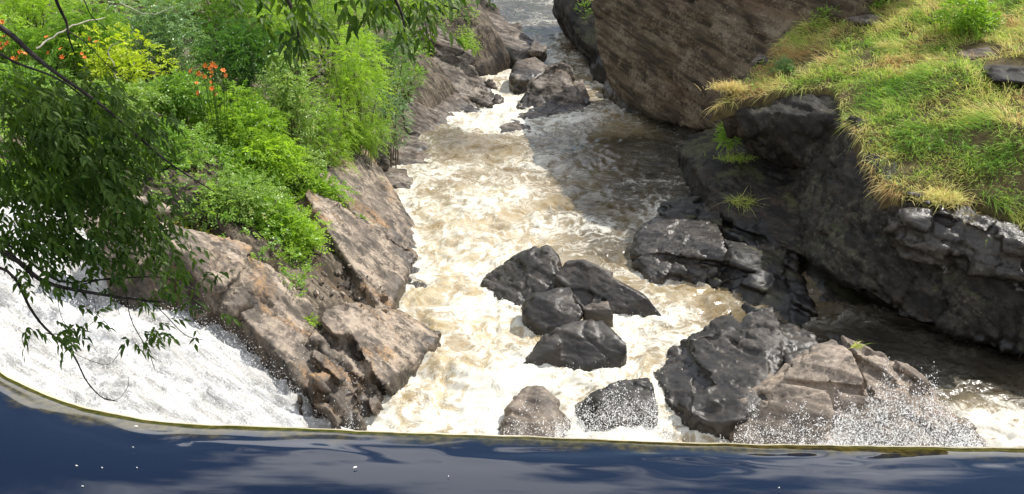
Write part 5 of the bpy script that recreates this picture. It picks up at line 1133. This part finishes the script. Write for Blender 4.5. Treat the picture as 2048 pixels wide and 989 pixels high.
# leaves: (pixel centre, spread, depth, number of compound leaves)
BL = [(60, 300, 80, 45, 5.2, 150), (170, 300, 80, 45, 5.2, 150), (60, 400, 80, 55, 5.2, 210), (170, 400, 75, 55, 5.2, 190), (250, 360, 50, 60, 5.2, 90), (50, 500, 70, 45, 5.1, 120), (160, 500, 70, 40, 5.1, 130), (270, 480, 50, 50, 5.2, 110),
      (240, 560, 60, 22, 5.1, 50), (80, 570, 45, 22, 4.9, 26), (330, 560, 40, 30, 5.2, 34), (40, 215, 60, 30, 5.3, 70), (150, 220, 70, 30, 5.3, 50), (215, 210, 40, 30, 5.2, 18), (120, 240, 80, 30, 5.3, 50), (290, 300, 40, 45, 5.2, 40),
      (100, 590, 50, 10, 4.85, 14), (60, 690, 28, 8, 4.8, 10), (120, 680, 20, 8, 4.8, 8), (150, 695, 22, 12, 4.8, 12), (175, 665, 25, 10, 4.85, 10), (290, 710, 26, 24, 5.15, 20), (310, 690, 18, 18, 5.15, 10), (295, 620, 15, 20, 5.1, 10), (335, 610, 22, 18, 5.1, 12), (210, 610, 16, 10, 4.9, 5),
      (405, 590, 28, 14, 5.3, 9), (430, 575, 14, 6, 5.3, 4), (380, 640, 14, 18, 5.2, 6), (440, 665, 16, 6, 5.2, 5), (400, 665, 10, 14, 5.2, 3), (330, 510, 18, 30, 5.2, 14), (340, 450, 14, 40, 5.2, 8),
      (590, 30, 60, 30, 4.0, 34), (570, 95, 34, 26, 4.05, 26), (610, 90, 25, 22, 4.05, 16), (480, 15, 50, 12, 4.1, 10), (780, 30, 60, 26, 4.0, 34), (820, 60, 40, 26, 4.0, 18), (795, 95, 20, 18, 4.0, 9), (870, 22, 40, 16, 4.0, 14), (910, 18, 20, 10, 4.0, 6), (750, 62, 30, 14, 4.0, 8), (700, 8, 40, 10, 4.0, 10)]
def compound(C, D, rs, tint, sc=1.0):
    n = len(C); B, Dl, U, LL, WW, TT = [], [], [], [], [], []
    side = nrm(np.cross(D, np.array([0, 0, 1.0]) + 0.3 * rs.normal(size=(n, 3)))); up = np.cross(side, D)
    Ls = 0.105 * sc * rs.uniform(0.8, 1.2, n)
    for k in range(5):
        s = (0.35, 0.4, 0.72, 0.77, 1.0)[k]; p = C + D * (Ls * s)[:, None] - np.array([0, 0, 1.0]) * (Ls * 0.3 * s * s)[:, None]
        d = D.copy() if k == 4 else D * 0.55 + (1 if k % 2 else -1) * side * 0.75
        d = nrm(d + 0.25 * rs.normal(size=(n, 3)) + np.array([0, 0, -0.55]))
        B.append(p); Dl.append(d); U.append(up + 0.3 * rs.normal(size=(n, 3))); LL.append(0.066 * sc * rs.uniform(0.75, 1.2, n)); WW.append(0.025 * sc * rs.uniform(0.8, 1.2, n)); TT.append(np.clip(tint + 0.15 * rs.normal(size=n), 0, 1))
    B, Dl, U, LL, WW = np.vstack(B), nrm(np.vstack(Dl)), np.vstack(U), np.concatenate(LL)[:, None], np.concatenate(WW)[:, None]
    Sd = nrm(np.cross(Dl, U)); U2 = np.cross(Sd, Dl); g_ = np.array([0, 0, -1.0])
    a, b_, c_ = B, B + Dl * LL * 0.3, B + Dl * LL * 0.62 + g_ * LL * 0.06; tip = B + Dl * LL + g_ * LL * 0.2
    V = np.stack([a, b_ + Sd * WW * .5 + U2 * WW * .15, c_ + Sd * WW * .36 + U2 * WW * .12, tip, c_ - Sd * WW * .36 + U2 * WW * .12, b_ - Sd * WW * .5 + U2 * WW * .15, b_, c_], 1).reshape(-1, 3)
    i = np.arange(len(B))[:, None] * 8
    F = np.concatenate([i + np.array([q]) for q in ((0, 6, 1), (0, 5, 6), (1, 6, 7), (1, 7, 2), (6, 5, 4), (6, 4, 7), (2, 7, 3), (7, 4, 3))], 1).reshape(-1, 3)
    return V, F, np.repeat(np.concatenate(TT), 8)
C, sc_, tn = [], [], []
for px, py, sx, sy, Yn, n in BL:
    for _ in range(int(n * ((0.95 if py < 530 else 0.6) if Yn > 4.5 else 0.6))):
        q = np.clip(rs.normal(size=2), -1.7, 1.7) * 0.58
        C.append(deep(px + sx * q[0] * 1.2, py - (34 if Yn > 4.5 else 40) + sy * q[1] * 1.2, Yn + rs.normal() * 0.22)); tn.append(rs.uniform(0.1, 0.9))
C = np.array(C); D = nrm(np.stack([0.5 + 0.6 * rs.normal(size=len(C)), 0.5 * rs.normal(size=len(C)), -0.35 + 0.35 * rs.normal(size=len(C))], 1))
own = np.argmin(np.stack([((C[:, None, :] - q[None]) ** 2).sum(-1).min(1) for _, q in LIMBS[1:]], 1), 1); tn = np.array(tn)
for li, (ob, q) in enumerate(LIMBS[1:]):
    k = own == li
    if k.sum() == 0: continue
    V, F, T = compound(C[k], D[k], rs, tn[k], 0.85)
    add('leaves', mesh_np('leaves', V - tb, F, False, {'tint': T}), LM['near'], ob)
# unseen rest of the crown, added above the view to shade the hanging branches
n = 1700; cen = np.array([(-6, 3.5, 15), (-4, 4.5, 14.6), (-2.2, 5.3, 14.2), (-7.5, 4.5, 13.2), (-3.2, 6.2, 13.9), (-2.4, 7.6, 14.0), (-0.8, 7.8, 14.2), (-3.6, 7.4, 14.1), (0.5, 7.9, 14.2), (1.3, 7.2, 14.0), (0.3, 6.6, 14.3), (-0.9, 6.5, 14.3)])
k = rs.randint(0, len(cen), n); C = cen[k] + nrm(rs.normal(size=(n, 3))) * rs.uniform(0.2, 1, (n, 1)) ** 0.6 * np.array([1.2, 1.0, 0.9])
keep = (C[:, 2] - CAMZ) > -0.10 * C[:, 1]; C = C[keep]; n = len(C)
D = nrm(np.stack([rs.normal(size=n), rs.normal(size=n), -0.3 + 0.4 * rs.normal(size=n)], 1)); V, F, T = compound(C, D, rs, rs.uniform(0, 1, n), 2.0)
add('upper_shade_leaves', mesh_np('upper_shade_leaves', V - tb, F, False, {'tint': T}), LM['near'], tree)
for c in cen: limb([j3 + 0.2 * rs.normal(size=3), 0.5 * (j3 + c) + np.array([0, 0, 0.5]), c], .04, .01, 8)

# petals and flecks drifting on the pool
M['fleck'] = plain_mat('pale_fleck', (0.7, 0.68, 0.6), (0.8, 0.78, 0.72), 30, 0.6, 0.0)
def fleck(px, py, s, lab):
    c = PT(px, py, 5.008); a = np.linspace(0, 2 * math.pi, 9)[:-1]; rr = s * (0.7 + 0.3 * np.sin(a * 2 + px)); V = np.r_[np.stack([rr * np.cos(a), 0.6 * rr * np.sin(a), 0 * a], 1), np.stack([0.6 * rr * np.cos(a), 0.4 * rr * np.sin(a), 0 * a + 0.008], 1)]
    F = [tuple([i, (i + 1) % 8, 8 + (i + 1) % 8, 8 + i]) for i in range(8)] + [(8, 9, 10, 11), (8, 11, 12, 15), (12, 13, 14, 15)]
    tag(add('floating_petal', mesh_np('floating_petal', V, np.array(F), True), M['fleck'], loc=c), lab, 'petal', 'petals floating on the pool')
for px, py, s in ((272, 853, .028), (710, 935, .03), (153, 932, .018), (204, 936, .014), (274, 936, .014), (165, 973, .016), (266, 895, .012), (897, 953, .012), (1558, 976, .014)):
    fleck(px, py, s, {272: 'larger white petal floating near the olive band by the lip', 710: 'white petal floating alone in mid pool below the tan spur', 1558: 'pale speck floating at the right of the pool'}.get(px, 'tiny white speck floating on the dark pool'))
